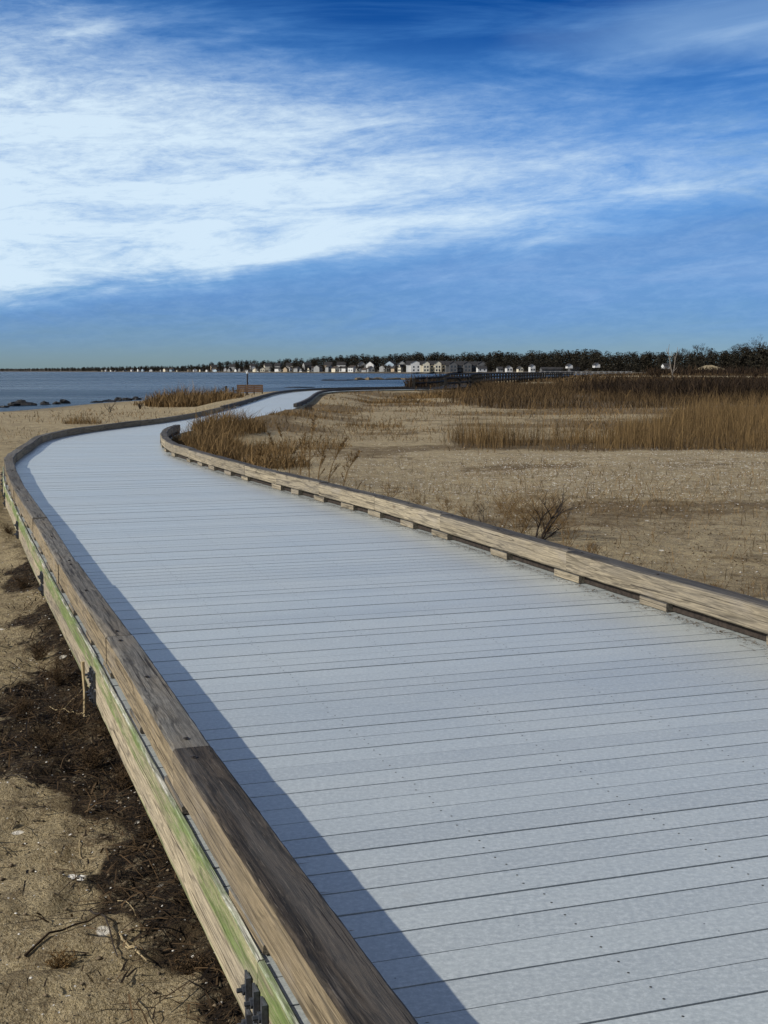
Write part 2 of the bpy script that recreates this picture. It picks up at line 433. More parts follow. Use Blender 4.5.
# low land across the bay
FS = [(-3800,-900,5200),(0,0,4300),(60,0,3500),(100,0,2900),(150,0,2400),(200,0,2000),(260,0,1600),(320,0,1350),(430,0,1080),(520,0,950),(600,0,850),(690,0,720),(768,0,620),(860,0,560),(1100,0,520),(1500,0,480)]
fpx = np.array([a[0] for a in FS], float); fY = np.array([a[2] for a in FS], float)
def far_pt(px, back=0.0):
    """plan point on the far shore line at a bearing, pushed back from the water"""
    Y = float(np.interp(px, fpx, fY)); return Vector(((px-384)/FPX*(Y+back), Y+back))
mb = MB(); V_ = []; cols = np.concatenate([[-3800, -1500, -600], np.arange(-200, 1500, 12)])
for px in cols:
    for back, z in ((-12, WZ-.6), (0, WZ+.25), (12, .4), (60, 2.0), (260, 6.0), (900, 10.0), (1100, -1)):
        p = far_pt(px, back*(1 if px > 200 else 1.6)); V_.append((p.x, p.y, z))
nr = 7; F_ = [(i*nr+k, (i+1)*nr+k, (i+1)*nr+k+1, i*nr+k+1) for i in range(len(cols)-1) for k in range(nr-1)]
mb.raw(V_, F_)
M_farland = plain('far_shore_ground', (.075, .06, .04), .95, .4, .02)
fo = mb.build('far_shore_land', M_farland); fo['kind'] = 'structure'

# ------------------------------------------------------------------ boardwalk deck
def mat_deck():
    m, t, b = newmat('grey_decking')
    P = t.n('ShaderNodeNewGeometry').outputs['Position']
    tone = t.attr('tone')
    n1 = t.noise(P, 1.1, 5, .6); n2 = t.noise(P, 60, 5, .8); n3 = t.noise(P, 260, 3, .7)
    col = t.mix(t.step(.2, .8, tone), (.345, .368, .352), (.395, .420, .398))
    col = t.mix(t.mul(t.step(.35, .7, n1), .35), col, (.44, .46, .435))
    col = t.mix(t.mul(t.step(.46, .66, n2), .38), col, (.66, .68, .65))
    col = t.mix(t.mul(t.step(.5, .32, n2), .45), col, (.24, .255, .26))
    rot = t.n('ShaderNodeMapping'); rot.inputs['Rotation'].default_value = (0, 0, R(-18)); t.put(rot.inputs['Vector'], P)
    gr = t.noise(t.vscale(rot.outputs[0], (2.5, 90, 1)), 1.0, 4, .7)
    col = t.mix(t.mul(t.step(.52, .72, gr), .28), col, (.17, .19, .20))
    st = t.noise(P, 2.4, 6, .75, .6); col = t.mix(t.mul(t.step(.60, .70, st), .14), col, (.27, .25, .20))
    v = t.voro(P, 38, 'Distance'); vc = t.xyz(t.voro(P, 38, 'Color'))[0]
    col = t.mix(t.mul(t.step(.12, .07, v), t.m('GREATER_THAN', vc, .985)), col, (.06, .05, .04))
    t.put(b.inputs['Base Color'], col)
    t.put(b.inputs['Roughness'], t.step(.3, .7, n1, .34, .42)); b.inputs['Specular IOR Level'].default_value = .6
    b.inputs['Coat Weight'].default_value = .22; b.inputs['Coat Roughness'].default_value = .28; b.inputs['Coat IOR'].default_value = 1.8
    b.inputs['Coat Tint'].default_value = (.97, 1, 1, 1)
    t.put(b.inputs['Normal'], t.bump(t.add(n2, n3), .22, .0012))
    return m
M_deck = mat_deck()
M_screw = plain('dark_screw', (.03, .028, .025), .6, .2)
def cross_line(u):
    p = CC.at(u); t = CC.tan(u, 1.4); return p, Vector((t.y, -t.x)), t
def edge_hit(C, p, n, t, sgn):
    d = C.p-np.array(p); along = d@np.array(t); side = (d@np.array(n))*sgn
    ok = (side > 0) & (side < 4); idx = np.where(ok & (np.abs(along) < 1.5))[0]
    if len(idx) == 0: return None
    order = idx[np.argsort(np.abs(along[idx]))][:2]
    i, j = order[0], order[-1]
    if abs(along[i]-along[j]) < 1e-6: return float(side[i])
    f = along[i]/(along[i]-along[j]); return float(side[i]+(side[j]-side[i])*f)
mb = MB(); dirt = []; PITCHB = .1415; OVER = .134; u = 1.0; bi = 0; last = (1.6, 1.6)
while u < CC.len-1.2:
    gap = random.choice((.005, .006, .006, .007, .011)) if CC.at(u).y < 30 else .006
    q = []
    ends = []
    for uu in (u+gap/2, u+PITCHB-gap/2):
        p, n, t = cross_line(uu); a = edge_hit(CL, p, n, t, -1); b_ = edge_hit(CR, p, n, t, 1)
        if a is None or abs(a-last[0]) > .15: a = last[0]
        if b_ is None or abs(b_-last[1]) > .15: b_ = last[1]
        ends.append((p, n, a, b_))
    last = (ends[0][2], ends[0][3])
    jl = random.uniform(-.002, .003)
    P4 = []
    for (p, n, a, b_) in ends: P4 += [p-n*(a+OVER+jl), p+n*(b_+OVER)]
    z1 = random.uniform(-.0012, .0012); z0 = z1-.026; tone = min(1, max(0, random.gauss(.5, .2)))
    A, B, D, C_ = P4
    mb.raw([(A.x,A.y,z0),(B.x,B.y,z0),(C_.x,C_.y,z0),(D.x,D.y,z0),(A.x,A.y,z1),(B.x,B.y,z1),(C_.x,C_.y,z1),(D.x,D.y,z1)],
           [(0,3,2,1),(4,5,6,7),(0,1,5,4),(1,2,6,5),(2,3,7,6),(3,0,4,7)], 0, tone)
    p, n, a, b_ = ends[0]; p2 = ends[1][0]
    if p.y < 14:
        for k in range(6):
            off = -a+.06+(a+b_-.12)*k/5
            for f in (.28, .72):
                c = p.lerp(p2, f)+n*(off+random.uniform(-.012, .012)); r = .0036
                mb.raw([(c.x+r*math.cos(h*math.pi/3), c.y+r*math.sin(h*math.pi/3), z1+.0008) for h in range(6)], [(0,1,2,3,4,5)], 1, .5)
    u += PITCHB; bi += 1
deck = mb.build('boardwalk_deck', [M_deck, M_screw]); deck['kind'] = 'structure'

# sand and litter that has drifted against the curbs: a thin uneven layer
# ------------------------------------------------------------------ curbs
def mat_timber(name, top, side, green=0.0):
    m, t, b = newmat(name)
    tc = t.n('ShaderNodeTexCoord').outputs['Object']
    rnd = t.n('ShaderNodeObjectInfo').outputs['Random']
    dark = t.attr('dark', 'OBJECT')
    off = t.comb(t.mul(rnd, 37.0), t.mul(rnd, 11.0), t.mul(rnd, 5.0)); v = t.vadd(tc, off)
    warp = t.noise(t.vscale(v, (2.2, 7, 7)), 1, 3, .5)
    vg = t.vadd(t.vscale(v, (1.5, 85, 85)), t.comb(0.0, t.mul(warp, 6.0), t.mul(warp, 6.0)))
    grain = t.noise(vg, 1.0, 6, .68, .35)
    fine = t.noise(t.vscale(v, (7, 330, 330)), 1.0, 4, .7, .2)
    blot = t.noise(t.vscale(v, (2.2, 6, 6)), 1.0, 4, .6)
    rnd_ = rnd
    # knots
    kv = t.vscale(v, (2.1, 6.5, 6.5)); kd = t.voro(kv, 1.0, 'Distance'); kc = t.xyz(t.voro(kv, 1.0, 'Color'))[0]
    knot = t.mul(t.step(.20, .05, kd), t.m('GREATER_THAN', kc, .72))
    up = t.attr('tone'); lx, ly, lz = t.xyz(tc)
    g2 = t.noise(t.vscale(v, (.55, 13, 13)), 1.0, 2, .5, .15); ring = t.m('PINGPONG', t.mul(g2, 9.0), .5)
    ring = t.step(.16, .02, t.add(ring, t.mul(t.sub(fine, .5), .12)))
    s1 = tuple(c*.52 for c in side); s2 = tuple(min(1, c*1.25) for c in side)
    cs = t.mix(t.step(.30, .66, grain), s1, s2)
    cs = t.mix(t.mul(t.step(.46, .62, fine), .6), cs, tuple(c*.45 for c in side))
    cs = t.mix(t.mul(t.step(.52, .75, blot), .45), cs, (.34, .30, .25))
    ct = t.mix(t.step(.30, .66, grain), tuple(c*.25 for c in top), tuple(c*1.7 for c in top))
    ct = t.mix(t.mul(t.step(.45, .7, blot), .5), ct, (.20, .165, .115))
    ct = t.mix(t.mul(t.step(.5, .62, fine), .5), ct, tuple(c*.3 for c in top))
    ctd = t.mix(t.step(.36, .64, grain), (.006, .005, .004), (.070, .054, .038))
    ctd = t.mix(t.mul(t.step(.56, .70, fine), .7), ctd, (.22, .185, .14))
    edge = t.sub(t.add(ly, t.mul(t.sub(warp, .5), .045)), t.add(.070, t.mul(t.m('MINIMUM', t.add(lx, .0), 0.0), .040)))
    ctd = t.mix(t.step(-.006, .006, edge), ctd, cs)
    ct = t.mix(dark, ct, ctd)
    col = t.mix(up, cs, ct)
    col = t.mix(t.mul(ring, .62), col, t.mix(.22, (.012, .009, .007), col))
    gw = t.noise(t.vscale(v, (.8, 9, 9)), 1.0, 5, .65); col = t.mix(t.mul(t.step(.45, .62, gw), .55), col, t.mix(.5, col, (.15, .14, .125)))
    col = t.mix(1.0, col, t.comb(t.add(.78, t.mul(rnd, .34)), t.add(.78, t.mul(rnd, .34)), t.add(.80, t.mul(rnd, .32))), 'MULTIPLY')
    col = t.mix(t.mul(knot, .8), col, (.07, .045, .025))
    crack = t.step(.37, .335, t.noise(t.vscale(v, (.7, 70, 70)), 1.0, 4, .6, .15))
    col = t.mix(t.mul(crack, .85), col, (.015, .012, .01))
    if green:
        z = t.xyz(tc)[2]; gn = t.noise(t.vscale(v, (1.6, 10, 10)), 1, 5, .6)
        zz = t.add(z, t.mul(t.sub(gn, .5), .06)); fr = t.n('ShaderNodeAttribute', attribute_type='OBJECT', attribute_name='algae').outputs['Fac']
        gb = t.mul(t.step(.004, .026, zz), t.step(.120, .100, zz))
        gb = t.m('MAXIMUM', gb, t.mul(t.step(-.085, -.104, t.add(z, t.mul(t.sub(gn, .5), .03))), .65))
        g2 = t.mix(t.step(.3, .7, grain), (.09, .130, .035), (.18, .255, .075))
        col = t.mix(t.mul(t.mul(gb, fr), t.step(.36, .58, t.noise(t.vscale(v, (1.6, 9, 9)), 1, 6, .75), .15, .9)), col, g2)
    t.put(b.inputs['Base Color'], col); b.inputs['Roughness'].default_value = .85; b.inputs['Specular IOR Level'].default_value = .25
    h = t.add(t.mul(grain, 1.0), t.mul(fine, .5)); h = t.sub(h, t.mul(crack, 1.6))
    t.put(b.inputs['Normal'], t.bump(h, .8, .0035))
    return m
M_curb = mat_timber('weathered_timber', (.12, .112, .095), (.29, .228, .14))
M_curbR = mat_timber('weathered_curb_timber', (.06, .058, .053), (.34, .285, .195))
M_curbD = plain('dark_far_timber', (.055, .048, .040), .8, .4, 6)  # far stretch of curb, much darker than the near timbers
M_fascia = mat_timber('algae_stained_board', (.50, .48, .42), (.46, .385, .26), 1.0)  # first tone is paler: sunlight on the top edge put into the colour
M_steel = plain('dark_galvanised_steel', (.045, .05, .06), .5, .5, 40, .5)
M_twig = plain('dark_twig', (.035, .026, .020), .85, .4, 30)
M_bolt = plain('rusty_bolt', (.035, .028, .022), .6, .4, 60)

def timber(name, a, b, z0, z1, w, mat, parent, seg=.06, rough=.0022, gapend=.004, dark=0.0, bev=.009):
    """a lofted beam from plan point a to b (its middle line); local x runs along it"""
    d = b-a; L = d.length-gapend; ang = math.atan2(d.y, d.x); h = z1-z0
    n = max(2, int(L/seg)); hw = w/2; hh = h/2
    prof = []
    for (sy, sz) in ((-1, -1), (1, -1), (1, 1), (-1, 1)):
        cs = [(sy*hw, sz*(hh-bev)), (sy*(hw-bev), sz*hh)]
        if sy*sz < 0: cs = cs[::-1] if False else cs
        prof.append((sy, sz, cs))
    # ordered ring
    ring = [(-hw, -hh+bev), (-hw+bev, -hh), (hw-bev, -hh), (hw, -hh+bev), (hw, 0), (hw, hh-bev), (hw-bev, hh), (0, hh), (-hw+bev, hh), (-hw, hh-bev), (-hw, 0)]
    k = len(ring); ph = random.uniform(0, 50); V_ = []; F_ = []
    for i in range(n+1):
        x = -L/2+L*i/n
        bow = .003*math.sin(x*1.3+ph)
        for j, (yy, zz) in enumerate(ring):
            jj = random.gauss(0, rough) if rough else 0; j2 = random.gauss(0, rough) if rough else 0
            corner = abs(abs(yy)-hw) < bev*1.5 and abs(abs(zz)-hh) < bev*1.5
            e = .25 if not corner else .8
            V_.append((x, yy+jj*e+bow, zz+j2*e*.8))
    for i in range(n):
        for j in range(k):
            j2 = (j+1) % k; F_.append((i*k+j, (i+1)*k+j, (i+1)*k+j2, i*k+j2))
    F_.append(tuple(range(k))); F_.append(tuple(n*k+j for j in range(k-1, -1, -1)))
    F_ = [f[::-1] for f in F_]
    m_ = MB(); m_.raw(V_, F_)
    for fi in range(n*k):
        if fi % k in (5, 6, 7, 8): m_.tone[fi] = 1.0
        elif fi % k in (9, 4): m_.tone[fi] = .0
        else: m_.tone[fi] = 0.0
    o = m_.build(name, mat, parent)
    c = (a+b)/2; o.location = (c.x, c.y, (z0+z1)/2); o.rotation_euler = (0, 0, ang)
    o['dark'] = float(dark)
    return o, ang
def off(C, s, side, d):
    p = C.at(s); t = C.tan(s, .5); n = Vector((t.y, -t.x)); return p+n*side*d

CW = .128; CT0, CT1 = .058, .198
def curb(C, side, label, joints_near, mat, dark_fn, fascia_side):
    root = empty('timber_curb', (0, 0, 0)); tag(root, label, 'curb')
    s = 0.6; js = [s]
    for y in joints_near: js.append(C.s_of_y(y))
    while js[-1] < C.len-2.5:
        y = C.at(js[-1]).y
        js.append(js[-1]+(1.35 if 16 < y < 34 else 2.3 if y < 45 else 3.3))
    for i in range(len(js)-1):
        a = off(C, js[i], side, CW/2); b = off(C, js[i+1], side, CW/2); y = a.y
        near = y < 16; far = y > 36
        buried = side < 0 and 18.5 < y < 45
        z0, z1 = (CT0, CT1) if side > 0 else (.030, .168)
        if buried: z0, z1 = .0, .135
        if side > 0 and 29.2 < y < 47.5: continue
        if y > 45: z0, z1 = .03, .17
        jit = random.uniform(-.006, .006)
        shift = Vector((0, 0))
        o, ang = timber('timber', a, b, z0+jit, z1+jit, CW+random.uniform(-.003, .003), mat if y < 46 else M_curbD, root, .05 if near else .3 if not far else 1.0,
                        .0008 if near else .0006, .004, dark_fn(i, y))
        # countersunk bolts in the top
        if near:
            L = (b-a).length
            for f in (-L/2+.10, L/2-.12, .08):
                m_ = MB(); r = .011; N = 10
                ringo = [(f+1.25*r*math.cos(2*math.pi*k/N), r*math.sin(2*math.pi*k/N), .0) for k in range(N)]
                m_.raw([(x, yy, .0726) for x, yy, z in ringo], [tuple(range(N))])
                m_.tube([(f, 0, .070), (f, 0, .0755)], .006, 6)
                bo = m_.build('bolt', M_bolt, o); bo.location = (0, random.uniform(-.02, .02), 0)
        if side > 0 and z0 > .02 and y < 30:
            sh = Vector((C.tan(js[i]).y, -C.tan(js[i]).x))*.018
            timber('gap_shade_strip', a+sh, b+sh, .004, z0+jit-.003, .07, M_twig, root, .5, 0, 0, 0, .003)  # added dark strip blocks skylight and stands for shade in the gap
        # spacer blocks below
        if z0 > .02 and y < 60:
            if side > 0 and (b.y > 29 and y < 47.5): continue
            L = (b-a).length; d = (b-a).normalized(); n_ = max(1, round(L/.95)) if y < 34 else 1
            for k in range(n_+1):
                if k == 0 and i > 0: continue
                c = a.lerp(b, min(1, max(0, k/n_+random.uniform(-.04, .04)*(0 < k < n_)))); bl = random.uniform(.11, .19)
                timber('spacer_block', c-d*bl, c+d*bl, .003, z0+jit-.002, CW+.003, mat, root, .15, .001, 0, 0, .004)
    # fascia below the deck edge, bracketed at the posts
    s0 = C.s_of_y(-1.0) if side < 0 else C.s_of_y(-.5); s1 = C.s_of_y(36); s = s0
    first = True
    if side < 0: stops = [C.s_of_y(y) for y in (-3.3, -.6, 3.0, 6.3, 9.4, 12.6, 15.6)]
    else: stops = [C.s_of_y(y) for y in (-3.3, 0, 3.4, 6.8, 10.2, 13.6)]
    while stops[-1] < C.len-3: stops.append(stops[-1]+(1.7 if 14 < C.at(stops[-1]).y < 36 else 3.0))
    for i in range(len(stops)-1):
        a = off(C, stops[i], side, OVER+.0125); b = off(C, stops[i+1], side, OVER+.0125)
        o, ang = timber('fascia_board', a, b, -.205, .010, .019, M_fascia, root, .1 if a.y < 16 else 1.0, .0006, .006, 0, .004)
        o['algae'] = 1.0 if side < 0 else .3
    for i, sp in enumerate(stops[:-1]):
        c = off(C, sp, side, OVER-.14); m_ = MB(); zb = -1.3 if c.y < 60 else -1.6
        m_.box(-.07, .07, -.07, .07, zb, -.045); po = m_.build('support_post', M_curb, root); po.location = (c.x, c.y, 0); t = C.tan(sp); po.rotation_euler = (0, 0, math.atan2(t.y, t.x))
        if side < 0 and c.y < 20 and i > 0:
            c2 = off(C, sp, side, OVER+.0255)
            for k, dxx in enumerate((-.085, -.005, .075)):
                for (zl, zh) in ((-.125, -.048), (-.212, -.140)):
                    m_ = MB(); m_.box(-.024, .024, -.003, .003, zl, zh)
                    m_.box(-.024, -.019, .003, .011, zl, zh)
                    m_.tube([(0, 0, (zl+zh)/2), (0, .015, (zl+zh)/2)], .013, 6); m_.tube([(0, .015, (zl+zh)/2), (0, .028, (zl+zh)/2)], .006, 6)
                    bk = m_.build('bracket', M_steel, root); p3 = c2+t*dxx; bk.location = (p3.x, p3.y, -.004*k); bk.rotation_euler = (0, 0, math.atan2(t.y, t.x))
    return root
curb(CL, -1, 'low weathered timber curb along the left, seaward edge of the boardwalk with a green stained side board', [.2, 4.19, 6.0, 8.35, 10.9, 13.6, 16.2], M_curb,
     lambda i, y: 1.0 if y < 3 else (.12, .3, .0, .35, .15)[i % 5] if y < 36 else .6, -1)
curb(CR, 1, 'pale timber curb on short spacer blocks along the right, inland edge of the boardwalk', [-.2, 2.3, 4.6, 6.45, 8.66, 10.9, 12.5, 14.0, 15.4, 16.7, 18.5, 20.1], M_curbR,
     lambda i, y: .45 if y < 36 else 1.0, 1)

# ------------------------------------------------------------------ vegetation helpers
def mat_straw(name, c1, c2, trans=0.0):
    m, t, b = newmat(name)
    tone = t.attr('tone'); P = t.n('ShaderNodeNewGeometry').outputs['Position']
    n = t.noise(P, .5, 3, .6)
    f = t.m('ADD', tone, t.mul(t.sub(n, .5), .5), clamp=True)
    t.put(b.inputs['Base Color'], t.mix(f, c1, c2)); b.inputs['Roughness'].default_value = .85; b.inputs['Specular IOR Level'].default_value = .15
    return m
M_reed = mat_straw('dry_reed', (.030, .018, .008), (.24, .155, .065))
M_marsh = mat_straw('marsh_grass', (.030, .019, .009), (.125, .080, .036))
M_grass = mat_straw('dry_beach_grass', (.050, .031, .012), (.26, .165, .070))
M_thick = mat_straw('bare_thicket_twigs', (.010, .007, .005), (.050, .031, .016))
M_straw = plain('straw_stem', (.40, .31, .17), .8, .25, 20)
M_weed = mat_straw('dried_weed', (.07, .042, .018), (.24, .15, .06))
M_wrack = mat_straw('matted_wrack', (.006, .004, .003), (.13, .082, .040))

def blades(x, y, z, h, w, lean, bend=.5, az=None):
    """ribbons: 3 levels, 2 quads each. arrays all length n -> V,F"""
    n = len(x); a = rng.uniform(0, 2*np.pi, n) if az is None else az+rng.normal(0, .7, n)
    la = lean*h; dx_, dy_ = np.cos(a)*la, np.sin(a)*la
    fa = rng.uniform(0, np.pi, n); wx, wy = np.cos(fa)*w/2, np.sin(fa)*w/2
    lv = []
    for t, ww in ((0, 1.0), (.55, .85), (1.0, .12)):
        cx = x+dx_*(t**1.8); cy = y+dy_*(t**1.8); cz = z+h*t*(1-.18*lean*t)
        lv.append(np.stack([cx-wx*ww, cy-wy*ww, cz], 1)); lv.append(np.stack([cx+wx*ww, cy+wy*ww, cz], 1))
    V_ = np.stack(lv, 1).reshape(-1, 3)
    b0 = np.arange(n)[:, None]*6
    F_ = np.concatenate([b0+np.array([[0, 1, 3, 2]]), b0+np.array([[2, 3, 5, 4]])], 1).reshape(-1, 4)
    return V_, F_
def blade_obj(name, x, y, h, w, lean, mat, tone=None, z=None, parent=None, az=None):
    if z is None: z = zt(x, y)-.03
    V_, F_ = blades(x, y, z, h, w, lean, az=az)
    if tone is None: tone = rng.uniform(0, 1, len(x))
    return npmesh(name, V_, F_, mat, tone=np.repeat(tone, 2), parent=parent)
def scatter(n, x0, x1, y0, y1, mask):
    x = rng.uniform(x0, x1, n); y = rng.uniform(y0, y1, n)
    k = rng.uniform(0, 1, n) < mask(x, y); return x[k], y[k]
def fan(n, y0, y1, margin=1.15):
    """points whose density follows the view sector on the right side and middle"""
    y = y0*(y1/y0)**rng.uniform(0, 1, n); x = rng.uniform(-.35, .42, n)*y*margin; return x, y

# front reed bed
x, y = scatter(170000, 0, 20, 25, 56, lambda x, y: reedmask(x, y)*sst(62, 40, y)*(.12+.88*sst(.36, .58, fbm(x*.8, y*.8, 123, 4))))
h = rng.gamma(9, .062, len(x))*(.55+.65*fbm(x*.5, y*.5, 3, 3)); h *= sst(0, .6, reedmask(x, y))*.5+.5
o = blade_obj('tall_reeds', x, y, h*rng.choice([.5, .75, 1.0, 1.15], len(x)), rng.uniform(.004, .011, len(x)), rng.uniform(.02, .40, len(x))*np.where(rng.uniform(0, 1, len(x)) < .2, 2.6, 1), M_reed, tone=np.clip(.25+.5*rng.uniform(0, 1, len(x))+(h-.5)*.5, 0, 1))
tag(o, 'bed of tall dry tan reeds standing beyond the pale shell-strewn sand on the right', 'reeds', kind='stuff')
# back bed
x, y = scatter(230000, 0, 75, 54, 152, lambda x, y: reedmask(x, y)*(.15+.85*sst(.36, .58, fbm(x*.3, y*.3, 124, 4))))
keep = x < y*.42+3; x, y = x[keep], y[keep]
h = rng.gamma(8, .058, len(x))*(.5+.9*fbm(x*.12, y*.12, 13, 3))
o = blade_obj('marsh_grass', x, y, h, rng.uniform(.012, .034, len(x)), rng.uniform(.02, .6, len(x)), M_marsh)
tag(o, 'wide brown marsh of dry grass stretching behind the reeds towards the footbridge', 'marsh grass', kind='stuff')
# far patches
x, y = scatter(60000, 10, 170, 150, 380, reedmask)
keep = x < y*.42+8; x, y = x[keep], y[keep]
h = rng.gamma(8, .05, len(x))
o = blade_obj('distant_marsh_grass', x, y, h, rng.uniform(.10, .25, len(x)), rng.uniform(.02, .3, len(x)), M_marsh)
tag(o, 'thin brown strips of marsh grass on the far sand flats below the dark wood', 'marsh grass', kind='stuff')
# dark thicket
def thmask(x, y):
    n = fbm(x*.12, y*.12, 111, 4)-.5
    return sst(-1.5, 1.5, y-(74+n*9-.05*x))*sst(3, -3, y-(104+n*12))*sst(0, 4, x-(13.5+n*9))*sst(.34, .5, fbm(x*.22, y*.22, 5, 3)+.06)
x, y = scatter(110000, 10, 60, 68, 112, thmask)
h = rng.gamma(10, .10, len(x))*(.6+.75*fbm(x*.25, y*.25, 33, 3))
o = blade_obj('shrub_thicket', x, y, h, rng.uniform(.02, .05, len(x)), rng.uniform(.1, .9, len(x)), M_thick)
tag(o, 'low dark bare thicket running across the marsh around the dead snag', 'thicket', kind='stuff')
x, y = scatter(40000, 2, 26, 104, 190, lambda x, y: sst(2.6, .6, np.abs(x-(3.3+(y-104)*.125)+2.0)))
o = blade_obj('bank_thicket', x, y, rng.gamma(9, .10, len(x)), rng.uniform(.05, .12, len(x)), rng.uniform(.1, .6, len(x)), M_thick)
tag(o, 'dark brush on the bank below the near end of the footbridge', 'thicket', kind='stuff')
# dark shrubs near the inlet
x, y = scatter(9000, 55, 100, 285, 330, lambda x, y: sst(1, .6, ((x-75)/16)**2+((y-305)/14)**2+.4*(fbm(x*.2, y*.2, 8, 3)-.5)))
o = blade_obj('distant_thicket', x, y, rng.gamma(9, .16, len(x)), rng.uniform(.1, .25, len(x)), rng.uniform(.1, .5, len(x)), M_thick)
tag(o, 'small dark thicket on the far sand flat beside the blue inlet', 'thicket', kind='stuff')

# low grass cover: mottled patches on the sand
def covermask(x, y):
    pdv, sd_ = pathdist(x, y); s = shoredist(x, y)
    m = np.maximum(sst(.50, .62, fbm(x*.28, y*.28, 91, 5)+.02), sst(28, 34, y)*(x > -5)*(.10+.9*sst(.46, .58, fbm(x*.22, y*.22, 95, 5))))*sst(.45, 1.0, pdv)*sst(3, 8, s)*(1-sst(.2, .6, reedmask(x, y)))
    return m
x, y = fan(150000, 9, 150); k = rng.uniform(0, 1, len(x)) < covermask(x, y)*np.where(pathdist(x, y)[1] > 0, 1, .25)*(1-.75*sst(13, 17, y)*sst(32, 27, y)); x, y = x[k], y[k]
o = blade_obj('low_dune_grass', x, y, rng.gamma(5, .022, len(x))*(1+.3*(y > 40)), np.clip(y*.0004, .004, .04), rng.uniform(.2, 1.1, len(x)), M_grass)
tag(o, 'patches of low brown dune grass scattered over the open sand', 'grass', kind='stuff')
# thin stubble close to the right curb
x = rng.uniform(-3, 9, 52000); y = rng.uniform(6.5, 24, 52000); p_, s_ = pathdist(x, y)
k = (s_ > 0) & (p_ > .25) & (rng.uniform(0, 1, len(x)) < .16+.9*sst(.5, .68, fbm(x*.7, y*.7, 61, 4))*sst(19, 13, y)+.25*sst(.55, .65, fbm(x*.5, y*.5, 62, 4))); x, y = x[k], y[k]
o = blade_obj('sparse_stubble', x, y, rng.gamma(4, .028, len(x)), rng.uniform(.003, .006, len(x)), rng.uniform(.1, 1.6, len(x)), M_grass)
tag(o, 'thin dry stubble on the sand just beyond the right curb', 'stubble', kind='stuff')

def clump(px, py, zg, rx, ry, n, hh, label, wind=0.0, mat=None, w=(.006, .016), name='grass_clump', group=None):
    X, Y = at(px, py, zg) if px is not None else py
    r = np.sqrt(rng.uniform(0, 1, n)); a = rng.uniform(0, 2*np.pi, n)
    x = r*np.cos(a)*rx; y = r*np.sin(a)*ry
    z = zt(x+X, y+Y)-.03; z0 = float(zt(np.array([X]), np.array([Y]))[0])
    h = rng.gamma(9, hh/9, n)*(1-.45*r)
    o = blade_obj(name, x, y, h, rng.uniform(w[0], w[1], n), rng.uniform(.05, .9, n), mat or M_grass, z=z-z0, az=None)
    o.location = (X, Y, z0); tag(o, label, 'grass', group)
    return o
clump(None, (-3.75, 27.3), 0, .75, 2.0, 3600, .52, 'dense brown grass clump spilling over the inside of the boardwalk bend')
clump(None, (-3.75, 31.5), 0, .9, 1.6, 2600, .48, 'tawny grass clump behind the tip of the right curb where the path disappears')
clump(None, (-2.75, 27.0), 0, .9, 1.6, 1400, .28, 'low spreading brown grass clump right of the bend clump')
clump(None, (-2.1, 23.5), 0, .8, 1.0, 1200, .34, 'small thin grass clump on the sand behind the curb right of the bend')
clump(None, (-3.1, 23.8), 0, .45, .8, 1500, .48, 'upright straw-coloured grass clump close against the right curb at the bend')
clump(None, (-1.7, 29.0), 0, 1.0, 1.5, 700, .22, 'flat brown grass clump at the right end of the bend grasses')
clump(186, 404, -.45, 2.2, 4.5, 2600, .85, 'broad tan grass clump on the beach crest near the water', w=(.02, .05))
clump(212, 404, -.45, 1.8, 4, 1600, .6, 'low tan grass clump beside the two dark stumps', w=(.02, .05))
clump(150, 405, -.5, 1.0, 2, 300, .35, 'sparse seaward grass clump at the left end of the beach crest', w=(.015, .04))
clump(82, 426, -.35, .6, 1.0, 500, .30, 'faint dry grass clump on open sand left of the boardwalk', w=(.006, .014))
clump(440, 397, -.3, 3, 5, 1600, .4, 'yellow-brown grass clump at the left end of the marsh', w=(.02, .05))
clump(395, 402, -.3, 2.2, 2.5, 700, .28, 'low grass clump on open sand in front of the marsh end', w=(.015, .04))
for (px, py, lb) in ((300, 425, 'low brown tuft on the sand right of the grass bend, nearest the path'), (330, 416, 'low brown tuft on the sand in front of the far boardwalk stretch'),
                     (370, 428, 'low brown tuft standing alone in the middle of the open sand')):
    clump(px, py, -.27, 1.1, 1.2, 520, .20, lb, w=(.008, .02))

